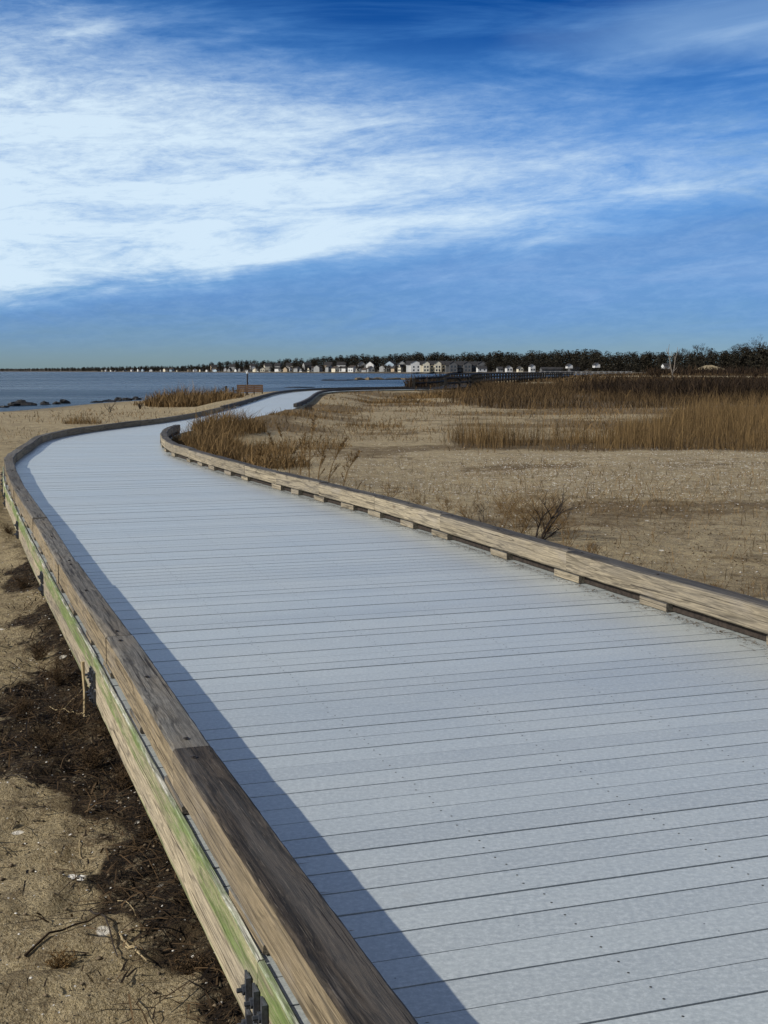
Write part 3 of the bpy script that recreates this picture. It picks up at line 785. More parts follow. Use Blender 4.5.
def weed(px, py, zg, H, lean, label, plume=True, thick=.006, seed=1, branchy=4, group='dry plumed weeds behind the right curb'):
    rnd = random.Random(seed); X, Y = at(px, py, zg); z0 = float(zt(np.array([X]), np.array([Y]))[0])
    root = empty('dried_weed', (X, Y, z0)); tag(root, label, 'weed', group)
    st = MB(); pts = [(lean*H*t*t, .05*math.sin(t*4+seed)*H*.3, H*t) for t in (0, .25, .5, .75, 1)]
    st.tube(pts, [thick, thick*.9, thick*.75, thick*.6, thick*.35], 5)
    hd = MB()
    def at_t(t): 
        i = min(3, int(t*4)); f = t*4-i; a, b = Vector(pts[i]), Vector(pts[i+1]); return a.lerp(b, f)
    for k in range(branchy):
        t = rnd.uniform(.2, .8); p = at_t(t); a = rnd.uniform(0, 6.3); L = H*rnd.uniform(.18, .4)
        e = p+Vector((math.cos(a)*L*.6, math.sin(a)*L*.6, L*.8)); st.tube([p, p.lerp(e, .5)+Vector((0, 0, -.02*L)), e], [thick*.5, thick*.4, thick*.25], 4)
        if plume:
            for q in range(22):
                c = p.lerp(e, rnd.uniform(.55, 1.05)); d = Vector((rnd.gauss(0, 1), rnd.gauss(0, 1), rnd.gauss(.3, 1))).normalized()*.03
                s2 = Vector((rnd.gauss(0, 1), rnd.gauss(0, 1), rnd.gauss(0, 1))).normalized()*.006
                hd.raw([c-s2, c+s2, c+d], [(0, 1, 2)], 0, rnd.random())
    if plume:
        for q in range(70):
            c = at_t(rnd.uniform(.74, 1.0))+Vector((rnd.gauss(0, .010), rnd.gauss(0, .010), 0)); d = Vector((rnd.gauss(0, 1)+lean, rnd.gauss(0, 1), rnd.gauss(.9, .6))).normalized()*.05
            s2 = Vector((rnd.gauss(0, 1), rnd.gauss(0, 1), rnd.gauss(0, 1))).normalized()*.007
            hd.raw([c-s2, c+s2, c+d], [(0, 1, 2)], 0, rnd.random())
    st.build('stem', M_weed, root)
    if plume or hd.v: hd.build('plume', M_weed, root)
    return root
W_ = [(278, 478, .62, -.25, 'dried weed leaning left, leftmost of the plumed weeds behind the right curb'),
      (290, 481, .80, -.3, 'tall dried weed with a plume bent left over the curb'),
      (300, 483, .66, .15, 'slim dried weed just right of the tallest left-leaning plume'),
      (309, 486, .86, .1, 'dense upright dried weed with the fullest brown plume'),
      (318, 487, .52, .25, 'short dried weed right of the fullest plume'),
      (328, 490, .64, .45, 'dried weed arching right over the sand'),
      (343, 494, .50, .5, 'low dried weed leaning hard right, rightmost of the plumed group'),
      (259, 471, .34, .1, 'small dark weed sprig above the curb joint left of the plumed weeds')]
for i, (px, py, H, le, lb) in enumerate(W_): weed(px, py, -.27, H*1.15, le*.8, lb, seed=i+3, branchy=9, thick=.008)
def bush(px, py, zg, H, lean, label, seed, mat=M_twig, n=9, depth=3, thick=.012, name='dry_shrub', spread=.6, cat='shrub'):
    rnd = random.Random(seed); X, Y = at(px, py, zg); z0 = float(zt(np.array([X]), np.array([Y]))[0])-.03
    m_ = MB()
    def grow(p, d, L, r, lv):
        pts = [p]; dd = d.copy()
        for k in range(4):
            dd = (dd+Vector((rnd.gauss(0, .16), rnd.gauss(0, .16), rnd.gauss(.02, .1)))).normalized(); pts.append(pts[-1]+dd*L/4)
        m_.tube(pts, [r, r*.85, r*.7, r*.55, r*.4], 5 if lv < 2 else 3, tone=rnd.random())
        if lv < depth:
            for k in range(3 if lv else 4):
                q = pts[rnd.choice((1, 2, 3, 3, 4))]; a = rnd.uniform(0, 6.3)
                nd = (dd*.8+Vector((math.cos(a), math.sin(a), rnd.uniform(-.1, .5)))*spread).normalized()
                grow(q, nd, L*rnd.uniform(.4, .7), max(r*.5, .0012), lv+1)
    for k in range(n):
        a = rnd.uniform(0, 6.3); grow(Vector((rnd.gauss(0, .03*H), rnd.gauss(0, .03*H), 0)), Vector((math.cos(a)*.45+lean, math.sin(a)*.4, 1)).normalized(), H*rnd.uniform(.4, .65), thick*rnd.uniform(.4, 1), 0)
    o = m_.build(name, mat); o.location = (X, Y, z0); tag(o, label, cat); return o
bush(540, 541, -.25, .66, .42, 'wiry dark-stemmed shrub leaning right behind the right curb', 5, n=4, thick=.016)
bush(520, 540, -.25, .58, .0, 'fine rusty brown shrub behind the right curb, left of the dark-stemmed one', 6, mat=M_weed, n=16, thick=.006, spread=.9)
bush(546, 536, -.25, .55, .2, 'rusty brown twiggy shrub around the dark-stemmed shrub behind the right curb', 61, mat=M_weed, n=16, thick=.006, spread=.9)
bush(500, 528, -.25, .48, .0, 'small loose brown shrub above the curb left of the larger shrubs', 62, mat=M_weed, n=8, thick=.004)
for i_, (px_, py_, H_, lb_) in enumerate(((468, 522, .36, 'thin loose brown sprig above the right curb, left of the dark forked twig bush'), (566, 549, .40, 'thin loose brown sprig right of the leaning dark-stemmed shrub'),
        (592, 560, .24, 'tiny straw sprig above the right curb near its dark joint'), (446, 512, .30, 'tiny brown sprig above the middle of the right curb'),
        (420, 505, .26, 'faint straw sprig above the right curb between the shrubs and the plumed weeds'), (388, 500, .34, 'brown sprig above the right curb just right of the plumed weeds'),
        (660, 582, .20, 'low straw sprig above the right curb towards the right edge'), (715, 600, .18, 'lowest straw sprig above the right curb at the right edge'))):
    bush(px_, py_, -.25, H_, .1, lb_, 90+i_, mat=M_weed, n=7, thick=.0035, spread=.6)
bush(484, 524, -.25, .42, .1, 'small dark forked twig bush above the curb, leftmost of the shrubs', 7, n=3, thick=.006)
bush(110, 411, -.40, .55, 0, 'small bare shrub alone on the beach left of the boardwalk bend', 9, n=4, thick=.02)
bush(140, 407, -.45, .42, 0, 'dark stubby shrub on the beach crest by the shore rocks', 10, n=9, thick=.03)
bush(735, 398, -.3, 1.2, 0, 'bare shrub standing above the reeds at the right edge of the marsh', 14, n=7, thick=.02, mat=M_thick)
bush(652, 376.5, .35, 1.3, 0, 'small dark bush on the distant sand left of the snag, the left of two', 15, n=14, thick=.12, mat=M_thick)
bush(658, 376.5, .35, 1.6, 0, 'small dark bush on the distant sand left of the snag, the right of two', 16, n=16, thick=.14, mat=M_thick)
bush(755, 377, .35, 1.3, 0, 'small dark bush alone on the distant sand under the wood at the right', 17, n=14, thick=.12, mat=M_thick)

# the pale dead snag in the marsh
def snag():
    X, Y = at(672, 392, -.3); root = empty('dead_tree', (X, Y, -.35))
    tag(root, 'slender bleached dead tree with two forked tops rising out of the marsh', 'tree')
    m = plain('bleached_wood', (.20, .17, .135), .8, .3, 6)
    k = Y/FPX
    t = MB(); t.tube([(0,0,0), (.02,0,10*k), (0,0,20*k)], [.075, .06, .05], 7); t.build('trunk', m, root)
    def br(pts, r): b = MB(); b.tube([(a*k, c*k, h*k) for a, c, h in pts], r, 5); b.build('branch', m, root)
    br([(0,0,19), (-2,0,26), (-3,1,34), (-4.5,1,40), (-3.5,1,48)], [.06,.05,.04,.03,.012])
    br([(0,0,18), (2,1,25), (2.5,0,33), (4,-1,40), (4.5,0,45)], [.06,.05,.04,.025,.012])
    br([(-3.6,1,37), (-6,1,41), (-5.6,2,44)], [.035,.025,.01])
    br([(-3,1,33), (-1,0,38), (-1.5,0,41)], [.03,.02,.01])
    br([(2.5,0,32), (.8,0,37), (1.6,0,40)], [.03,.02,.01])
    br([(3,-.5,36), (6,0,39), (6.4,0,43)], [.03,.02,.01])
    br([(-1,0,23), (-4,1,27)], [.03,.01]); br([(1,0,21), (4,1,24), (5,1,28)], [.03,.02,.01])
snag()
# taller single reeds poking out of the marsh edge
for i, (px, py, H) in enumerate(((413, 405, .9), (432, 407, 1.0), (440, 404, .9), (463, 410, 1.1), (478, 408, .9), (500, 411, 1.0), (528, 413, 1.0), (600, 412, .9), (622, 414, .9))):
    weed(px, py, -.3, H, (.2, -.1, .35)[i % 3], '%s single plumed reed stalk from the left along the front of the brown marsh' % 'first second third fourth fifth sixth seventh eighth ninth'.split()[i], seed=40+i, thick=.012, branchy=1, group='reed stalks along the marsh edge')

# ------------------------------------------------------------------ near-left foreground
n = 60000
u_ = rng.uniform(0, 1, n); yy = 2.2+9.5*rng.uniform(0, 1, n)**1.25; xx = rng.uniform(-4.5, .9, n)
p_, s_ = pathdist(xx, yy); od = np.where(s_ < 0, p_, 9)
mw_ = .17+.62*np.exp(-((yy-6.4)/1.2)**2)+.12*np.exp(-((yy-8.6)/.9)**2)
mk = sst(.30, -.15, od-mw_+(fbm(xx*2.6, yy*2.6, 55, 4)-.5)*.85)
k = (od > .02) & (rng.uniform(0, 1, n) < mk*.95+.07); xx, yy = xx[k], yy[k]
# curled fibres lying nearly flat
zz = zt(xx, yy)+.004+rng.uniform(0, .035, len(xx)); hh = rng.gamma(3, .004, len(xx)); up_ = rng.uniform(0, 1, len(xx)) < .22; hh = np.where(up_, hh*3.5, hh)
V_, F_ = blades(xx, yy, zz, hh+.004, rng.uniform(.003, .010, len(xx)), np.where(up_, rng.uniform(.3, 3, len(xx)), rng.uniform(2, 11, len(xx))))
o = npmesh('matted_litter', V_, F_, M_wrack, tone=np.repeat(rng.uniform(0, 1, len(xx))**2.2, 2))
tag(o, 'dark mat of dead leaves and fine twigs heaped along the foot of the left curb', 'litter', kind='stuff')
# pebbles and shell chips
def chips(name, n, rmin, rmax, mat, maskf, label, cat, reg=(-4.0, .6, 3.0, 11)):
    x = rng.uniform(reg[0], reg[1], n); y = rng.uniform(reg[2], reg[3], n); k = rng.uniform(0, 1, n) < maskf(x, y); x, y = x[k], y[k]; n = len(x)
    z = zt(x, y); r = rng.uniform(rmin, rmax, n)*rng.uniform(.6, 1, n)
    base = np.array([(1,0,0),(-.9,.1,0),(0,1,.1),(.1,-1,0),(0,.1,.7),(0,0,-.6)]); fc = np.array([(0,2,4),(2,1,4),(1,3,4),(3,0,4),(2,0,5),(1,2,5),(3,1,5),(0,3,5)])
    a = rng.uniform(0, 6.3, n); c, s = np.cos(a), np.sin(a)
    B = base[None]*r[:, None, None]*rng.uniform(.55, 1.25, (n, 6, 1))
    X = B[..., 0]*c[:, None]-B[..., 1]*s[:, None]+x[:, None]; Y = B[..., 0]*s[:, None]+B[..., 1]*c[:, None]+y[:, None]; Z = B[..., 2]*.7+z[:, None]+r[:, None]*.25
    o = npmesh(name, np.stack([X, Y, Z], -1).reshape(-1, 3), (np.arange(n)[:, None, None]*6+fc[None]).reshape(-1, 3), mat)
    tag(o, label, cat, kind='stuff'); return o
def outm(x, y): p, s = pathdist(x, y); return (s < 0)*(p > .03)*1.0
def nearm(x, y): p, s = pathdist(x, y); return (s < 0)*(p > .03)*sst(1.3, .2, p)
M_shell = plain('bleached_shell', (.68, .64, .56), .6, .2, 60); M_peb = plain('small_brown_clods', (.16, .12, .075), .9, .5, 30)
chips('shell_chips', 2300, .004, .012, M_shell, lambda x, y: outm(x, y)*(.10+.5*nearm(x, y)), 'white shell chips scattered in the sand left of the curb', 'shells')
chips('sand_clods', 5200, .004, .017, M_peb, lambda x, y: outm(x, y)*(.25+.6*nearm(x, y)), 'small brown clods and pebbles on the sand left of the curb', 'pebbles')
def rightm(x, y): p, s_ = pathdist(x, y); return (s_ > 0)*(p > .3)*(.10+.9*sst(14, 18, y)*sst(29, 24, y)*sst(-3, 1, x))*(.15+.85*sst(.4, .62, fbm(x*.7, y*1.4, 201, 4)))
chips('shell_scatter', 34000, .005, .017, M_shell, rightm, 'pale broken shells strewn over the open sand between the right curb and the reeds', 'shells', (-4, 13, 7, 30))
chips('wrack_bits', 26000, .004, .016, M_weed, lambda x, y: (rightm(x, y) > 0)*sst(22, 10, y)*sst(.42, .62, fbm(x*.9, y*1.6, 203, 4)), 'dark scraps of dead weed on the sand beyond the right curb', 'litter', (-4, 10, 6, 24))
# loose grass stems lying about
def stick(px0, py0, px1, py1, r, mat, label, name='stick', bow=.03, zg=-.42, cat='stick', lift=.012):
    a = Vector((*at(px0, py0, zg), 0)); b = Vector((*at(px1, py1, zg), 0)); c = (a+b)/2
    nrm = Vector((-(b-a).y, (b-a).x, 0)); m_ = MB(); pts = []
    for k in range(8):
        t = k/7; p = a.lerp(b, t)+nrm*bow*math.sin(t*math.pi)*(.8+.4*t); r0 = r*.62
        z = float(zt(np.array([p.x]), np.array([p.y]))[0])+r0+lift*(.3+.7*t); pts.append((p.x-c.x, p.y-c.y, z-zg))
    m_.tube(pts, [r0*(1-.5*k/7) for k in range(8)], 6); o = m_.build(name, mat); o.location = (c.x, c.y, zg)
    tag(o, label, cat); return o
stick(90, 915, 118, 978, .006, M_twig, 'thin straight black stick lying on the sand at lower left')
stick(25, 962, 118, 932, .007, M_thick, 'long curved brown stick lying across the black stick', bow=.08)
stick(120, 948, 147, 981, .006, M_straw, 'pale straw-coloured stick right of the black stick', bow=-.02)
stick(126, 960, 144, 979, .004, M_straw, 'second thinner pale stick touching the straw-coloured one', bow=.03)
stick(118, 908, 136, 935, .003, M_straw, 'short fine pale stem above the two pale sticks')
stick(80, 851, 98, 868, .003, M_straw, 'short curved pale stem on sand between the litter and the white fragment', bow=-.15)
stick(0, 698, 22, 684, .005, M_twig, 'thin dark twig reaching in from the left edge of the sand')
stick(8, 790, 32, 793, .006, M_twig, 'short dark twig on pale sand below the heap of litter')
stick(88, 702, 130, 774, .0035, M_straw, 'long pale stem leaning beside the lower edge of the side board', lift=.10, bow=.04)
stick(50, 709, 80, 728, .004, M_straw, 'pale dead stem lying across the dark litter, leftmost of its three', lift=.05)
stick(72, 715, 90, 738, .003, M_straw, 'pale dead stem lying across the dark litter, middle of its three', lift=.05)
stick(60, 716, 88, 706, .003, M_straw, 'pale dead stem lying across the dark litter, uppermost of its three', lift=.06, bow=.1)
stick(52, 885, 72, 880, .0025, M_straw, 'very short pale stem right above the white fragment')
# white fragment
X, Y = at(72, 892, -.42); m_ = MB(); rnd = random.Random(4)
for i in range(16):
    x = rnd.uniform(-.045, .045); y = rnd.gauss(0, .006)+.1*x; r = rnd.uniform(.004, .012)
    q = [Vector((x, y, .004))+Vector((rnd.gauss(0, r), rnd.gauss(0, r*.6), abs(rnd.gauss(0, r*.6)))) for _ in range(5)]
    m_.raw(q, [(0,1,2),(0,2,3),(0,3,4),(0,4,1),(1,2,3),(1,3,4)])
o = m_.build('shell_fragment', M_shell); o.location = (X, Y, float(zt(np.array([X]), np.array([Y]))[0])); o.rotation_euler = (0, 0, -.25)
tag(o, 'crumbled white shell fragment, the largest pale piece on the sand at lower left', 'shell')
# stake below the curb
X, Y = at(85, 716, -.40); m_ = MB(); m_.tube([(0, 0, -.05), (.004, 0, .12), (-.006, 0, .27)], [.011, .011, .010], 6)
o = m_.build('stake', M_straw); o.location = (X, Y, -.38); tag(o, 'slim pale stake standing in dark litter below the curb brackets', 'stake')
# brambles in the heap
for i, (px, py, H, lb) in enumerate(((70, 735, .24, 'tangled dead bramble in the middle of the dark litter heap'), (112, 752, .24, 'tangled dead bramble in the heap just below the stake'), (38, 662, .16, 'flat dead bramble at the upper left of the litter heap'),
        (60, 690, .20, 'dead bramble at the top of the litter heap beside the brackets'), (125, 795, .18, 'dead bramble at the foot of the litter heap beside the side board'), (195, 985, .12, 'small dead bramble near the bottom of the left curb'),
        (60, 972, .10, 'small rusty weed tuft at the lower left corner'), (20, 720, .20, 'dead bramble at the left edge of the photo beside the litter heap'), (90, 775, .2, 'dark bramble low in the litter heap, nearest the pale sand'),
        (45, 755, .2, 'dark bramble in the lower left of the litter heap'), (22, 590, .16, 'small dark bramble under the left curb above the litter heap'), (8, 540, .16, 'dark tuft of brush under the left curb at the left edge'),
        (150, 850, .1, 'low bramble scrap halfway down the side board'))):
    bush(px, py, -.42, H, .1, lb, 70+i, mat=M_wrack if i != 6 else M_weed, n=14, thick=.0032, spread=1.1, name='dead_bramble', cat='bramble')

# ------------------------------------------------------------------ rocks along the water
M_rock = plain('wet_dark_rock', (.014, .013, .012), .6, .5, 3, .3, .6, .05)
def rock(px, py, wm, hm, label, seed, group=None):
    rnd = random.Random(seed); X, Y = at(px, py, WZ); bm_v = []; N, Mx = 9, 6; F_ = []
    for j in range(Mx+1):
        ph = -math.pi/2+math.pi*j/Mx
        for i in range(N):
            th = 2*math.pi*i/N; q = .6+.65*rnd.random()
            bm_v.append((wm/2*math.cos(ph)*math.cos(th)*q, wm/2*.7*math.cos(ph)*math.sin(th)*q, hm*math.sin(ph)*q))
    for j in range(Mx):
        for i in range(N): F_.append((j*N+i, j*N+(i+1) % N, (j+1)*N+(i+1) % N, (j+1)*N+i))
    m_ = MB(); m_.raw(bm_v, F_); o = m_.build('rock', M_rock); o.location = (X, Y, WZ+.02); tag(o, label, 'rock', group)
L_ = [(4, 407, .8, .15, 'flat dark rock at the left end of the shore rocks'), (14, 405.5, .9, .35, 'dark rock rising left of the largest shore rock'),
      (22, 405, 1.2, .5, 'largest dark rock of the left shore group'), (31, 405, .8, .25, 'low dark rock right of the largest shore rock'),
      (45, 404.3, .7, .35, 'single upright dark rock in the gap between shore rock groups'), (57, 403.8, .6, .25, 'small dark rock left of the pair in shallow water'),
      (64, 403, .9, .4, 'larger dark rock of the pair in shallow water'), (97, 402, .9, .15, 'flat dark rock at the left end of the second rock line'),
      (108, 401.2, 1.2, .22, 'long low dark rock in the second rock line'), (118, 400.4, .9, .38, 'humped dark rock in the middle of the second rock line'),
      (126, 400, 1.1, .28, 'dark rock right of the humped one in the second rock line'), (136, 399.2, .9, .35, 'dark rock at the right end of the second rock line')]
for i, a in enumerate(L_): rock(a[0], a[1]+.5, a[2]*.95, a[3]*.62, a[4], seed=i+1)
for i, (px, py, w, h, lb) in enumerate(((238, 391, 1.4, .12, 'flat rock awash behind the bench'), (300, 387.6, 4, .1, 'long flat rock awash beyond the far boardwalk'),
        (328, 380.6, 4, .25, 'dark breakwater rock at the left end of the distant line'), (340, 380.6, 5, .2, 'low dark breakwater rock, second in the distant line'), (352, 380.4, 4, .2, 'low dark breakwater rock, third in the distant line'))):
    rock(px, py, w, h, lb, 30+i)
m_ = MB(); rnd = random.Random(3)
X0, Y0 = at(356, 380, WZ); X1, Y1 = at(412, 379.6, WZ)
pr = [Vector((X0+(X1-X0)*k/14, Y0+(Y1-Y0)*k/14+rnd.uniform(-2, 2), WZ+rnd.uniform(.0, .25))) for k in range(15)]
m_.tube(pr, [rnd.uniform(.15, .55) for _ in pr], 7); o = m_.build('sandbar', plain('sandbar_sand', (.16, .12, .07), .9, .3, .5)); o['kind'] = 'structure'

# ------------------------------------------------------------------ bench and posts by the far path
def bench():
    X, Y = at(250, 394.2, -.5); z0 = float(zt(np.array([X]), np.array([Y]))[0])
    root = empty('park_bench', (X, Y, z0), R(4)); tag(root, 'long brown plank bench seen from behind, facing the water beside the far boardwalk', 'bench')
    m = plain('brown_bench_planks', (.13, .075, .04), .8, .3, 5)
    for k in range(3):
        a = MB(); x0 = -1.08+k*.72
        for q in range(4): a.box(x0+.01, x0+.71, -.02, .02, .32+q*.155, .46+q*.155)
        a.build('backrest', m, root)
    a = MB()
    for q in range(3): a.box(-1.08, 1.08, .06+q*.14, .18+q*.14, .42, .455)
    a.build('seat', m, root)
    for x in (-1.0, -.33, .33, 1.0):
        a = MB(); a.box(x-.04, x+.04, .025, .075, 0, .9); a.box(x-.04, x+.04, .38, .44, 0, .415); a.build('leg', M_thick, root)
bench()
X, Y = at(246, 394, -.5); root = empty('slim_post', (X, Y+1.2, -.6)); tag(root, 'slim dark post with a pale rounded top behind the bench', 'post')
m_ = MB(); m_.tube([(0, 0, 0), (0, 0, 1.75)], .06, 8); m_.build('shaft', M_twig, root)
m_ = MB(); m_.tube([(0, 0, 1.752), (0, 0, 1.80), (0, 0, 1.90), (0, 0, 1.95)], [.07, .11, .10, .03], 8); m_.build('cap', plain('pale_cap', (.5, .52, .52), .6), root)
for i, (px, py, H, r, lb) in enumerate(((226, 397.5, .95, .10, 'short dark stump post, thicker of the two left of the bench'), (233, 396.5, .85, .06, 'short dark stump post, thinner of the two left of the bench'))):
    X, Y = at(px, py, -.5); z0 = float(zt(np.array([X]), np.array([Y]))[0]); m_ = MB(); m_.tube([(0, 0, -.1), (.03, 0, H*.5), (0, .02, H)], [r, r*.9, r*.95], 7); o = m_.build('stump_post', M_twig); o.location = (X, Y, z0); tag(o, lb, 'post')

# ------------------------------------------------------------------ footbridge and pier
M_dkwood = plain('dark_bridge_timber', (.020, .018, .015), .85, .35, 2)
M_grwood = plain('grey_pier_timber', (.33, .31, .28), .8, .25, 2)
def bridge(name, pts, zdeck, width, mat, label, cat, rail_h, post_step, pile_bot, postw, group=None, rails=(1.0, .55)):
    root = empty(name, (0, 0, 0)); tag(root, label, cat, group)
    C = Curve(pts); dk = MB(); rl = MB(); n = int(C.len/3)
    for k in range(n):
        a, b = C.at(C.len*k/n), C.at(C.len*(k+1)/n); t = (b-a).normalized(); nn = Vector((t.y, -t.x))
        za, zb = zdeck(k/n), zdeck((k+1)/n)
        q = [a-nn*width/2, a+nn*width/2, b+nn*width/2, b-nn*width/2]; zs = (za, za, zb, zb)
        dk.raw([(p.x, p.y, z-.25) for p, z in zip(q, zs)]+[(p.x, p.y, z) for p, z in zip(q, zs)], [(0,3,2,1),(4,5,6,7),(0,1,5,4),(1,2,6,5),(2,3,7,6),(3,0,4,7)])
        for sd in (-1, 1):
            for rh in rails:
                p, q2 = a+nn*sd*width/2, b+nn*sd*width/2
                rl.tube([(p.x, p.y, za+rail_h*rh), (q2.x, q2.y, zb+rail_h*rh)], .085, 4)
    dk.build('deck', mat, root); rl.build('railing', mat, root)
    m = int(C.len/post_step)
    for k in range(m+1):
        s = C.len*k/m; a = C.at(s); t = C.tan(s); nn = Vector((t.y, -t.x)); z = zdeck(k/m)
        for sd in (-1, 1):
            p = a+nn*sd*(width/2+.08); ps = MB(); ps.box(-postw/2, postw/2, -postw/2, postw/2, pile_bot, z+rail_h*1.02); o = ps.build('post', mat, root); o.location = (p.x, p.y, 0)
bridge('footbridge', [(3.6, 103.2), (6.0, 112), (8.0, 135), (13, 170), (22, 215), (33, 262), (42, 300)], lambda t: .02+.25*min(1, t*6), 2.4, M_dkwood,
       'long dark timber footbridge with railings rising out of the marsh towards the houses', 'footbridge', .8, 4.0, -1.2, .2, rails=(1.0, .5))
p0, p1 = at(542, 375.5, -.8), None
bridge('pier', [(66, 545), (84, 560), (108, 575)], lambda t: .35, 2.5, M_grwood, 'pale grey pier on many posts beside the blue inlet, right of the footbridge', 'pier', .8, 3.2, -1.6, .42, rails=(1.0,))

# ------------------------------------------------------------------ houses across the bay
C_white = plain('white_siding', (.60, .59, .56), .8, .08, .3); C_cream = plain('cream_siding', (.62, .56, .43), .8, .1, .3)
C_grey = plain('grey_siding', (.27, .27, .26), .8, .12, .3); C_tan = plain('tan_siding', (.36, .28, .19), .8, .12, .3)
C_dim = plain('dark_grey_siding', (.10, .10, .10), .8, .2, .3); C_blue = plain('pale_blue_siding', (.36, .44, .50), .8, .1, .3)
C_roof = plain('dark_shingle', (.03, .028, .027), .9, .3, .6); C_roof2 = plain('brown_shingle', (.05, .038, .03), .9, .3, .6)
m_, t_, b_ = newmat('window_glass'); b_.inputs['Base Color'].default_value = (.03, .04, .05, 1); b_.inputs['Roughness'].default_value = .15; C_glass = m_
def gable(mw, mr, w, d, h, rh, x0=0, y0=0, z0=0, axis='y'):
    mw.box(x0-w/2, x0+w/2, y0-d/2, y0+d/2, z0, z0+h)
    e = .35
    if axis == 'y':   # ridge runs in depth: gable faces the water
        mw.raw([(x0-w/2, y0-d/2, z0+h), (x0+w/2, y0-d/2, z0+h), (x0, y0-d/2, z0+h+rh), (x0-w/2, y0+d/2, z0+h), (x0+w/2, y0+d/2, z0+h), (x0, y0+d/2, z0+h+rh)], [(0,1,2),(5,4,3)])
        a, b, c = (x0-w/2-e, z0+h-e*rh/(w/2)), (x0, z0+h+rh+.02), (x0+w/2+e, z0+h-e*rh/(w/2)); y1, y2 = y0-d/2-e, y0+d/2+e; th = .18
        mr.raw([(a[0],y1,a[1]),(b[0],y1,b[1]),(b[0],y2,b[1]),(a[0],y2,a[1]),(a[0],y1,a[1]+th),(b[0],y1,b[1]+th),(b[0],y2,b[1]+th),(a[0],y2,a[1]+th)], [(0,1,2,3),(7,6,5,4),(0,4,5,1),(3,2,6,7),(0,3,7,4)])
        mr.raw([(b[0],y1,b[1]),(c[0],y1,c[1]),(c[0],y2,c[1]),(b[0],y2,b[1]),(b[0],y1,b[1]+th),(c[0],y1,c[1]+th),(c[0],y2,c[1]+th),(b[0],y2,b[1]+th)], [(0,1,2,3),(7,6,5,4),(0,4,5,1),(3,2,6,7),(1,5,6,2)])
    else:
        mw.raw([(x0-w/2, y0-d/2, z0+h), (x0-w/2, y0+d/2, z0+h), (x0-w/2, y0, z0+h+rh), (x0+w/2, y0-d/2, z0+h), (x0+w/2, y0+d/2, z0+h), (x0+w/2, y0, z0+h+rh)], [(0,2,1),(3,4,5)])
        x1, x2 = x0-w/2-e, x0+w/2+e; th = .18
        for sg in (-1, 1):
            ya, za, yb, zb = y0+sg*(d/2+e), z0+h-e*rh/(d/2), y0, z0+h+rh+.02
            f = [(0,1,2,3),(7,6,5,4),(0,4,5,1),(1,5,6,2),(2,6,7,3),(3,7,4,0)]
            mr.raw([(x1,ya,za),(x2,ya,za),(x2,yb,zb),(x1,yb,zb),(x1,ya,za+th),(x2,ya,za+th),(x2,yb,zb+th),(x1,yb,zb+th)], f)
def house(px, back, w, d, h, rh, wall, roof, axis, label, group=None, rz=0.0, zb=.4, windows=True, name='house', yoff=0):
    p = far_pt(px, back); root = empty(name, (p.x, p.y, zb), rz); tag(root, label, 'house', group)
    mw, mr = MB(), MB(); gable(mw, mr, w, d, h, rh, axis=axis)
    mw.build('wall', wall, root); mr.build('roof', roof, root)
    if windows:
        nf = 2 if h > 4.5 else 1; nc = 2 if w < 9 else 3
        for f in range(nf):
            for c in range(nc):
                x = (c-(nc-1)/2)*w/nc*.95; z = 1.1+f*2.8; g = MB(); g.box(x-.55, x+.55, -d/2-.05, -d/2+.04, z, z+1.35); g.build('window', C_glass, root)
    return root
rows_ = []; rnd = random.Random(21); px = 104.0
kinds = [('white', C_white), ('white', C_white), ('cream', C_cream), ('grey', C_grey), ('tan', C_tan), ('pale blue', C_blue), ('white', C_white), ('grey', C_grey)]
while px < 413:
    Y = float(np.interp(px, fpx, fY)); kname, kc = rnd.choice(kinds); w = rnd.uniform(2.6, 6.2); h = rnd.uniform(2.0, 4.6)*(1.15 if px > 250 else .9); ax = rnd.choice('yyx')
    seg = 'left' if px < 230 else 'right'
    root_ = house(px, rnd.uniform(14, 30), w, rnd.uniform(6, 9), h, rnd.uniform(1.2, 2.4), kc, rnd.choice((C_roof, C_roof2)), ax,
          'tiny %s house in the %s half of the waterfront row across the bay' % (kname, seg), '%s houses, %s half of the waterfront row' % (kname, seg), rnd.uniform(-.8, .9), .3, windows=px > 250); rows_.append((root_, kname, 'in the waterfront row across the bay'))
    px += (w+rnd.choice((.2, .6, 1.5, 6)))*FPX/Y*(1.0 if px > 230 else 1.6)
rnd = random.Random(5); px = 215.0
while px < 410:      # a second looser row, half hidden
    Y = float(np.interp(px, fpx, fY)); kname, kc = rnd.choice(kinds)
    root_ = house(px, rnd.uniform(48, 60), rnd.uniform(7, 10), 9, 5.5, 3, kc, C_roof, rnd.choice('xy'), 'tiny %s house half hidden behind the waterfront row across the bay' % kname,
          '%s houses behind the waterfront row' % kname, rnd.uniform(-.4, .4), 2.2, windows=False)
    rows_.append((root_, kname, 'behind the waterfront row across the bay')); px += rnd.uniform(9, 22)
ORD = 'first second third fourth fifth sixth seventh eighth ninth tenth eleventh twelfth thirteenth fourteenth fifteenth sixteenth seventeenth eighteenth nineteenth twentieth'.split()
cnt = {}
for o_, kn, wh in rows_:
    i_ = cnt.get((kn, wh), 0); cnt[(kn, wh)] = i_+1
    o_['label'] = ('%s %s house from the left %s' % (ORD[i_], kn, wh)) if i_ < 20 else ('tiny %s house near the right end %s' % (kn, wh)); o_['group'] = 'houses '+wh
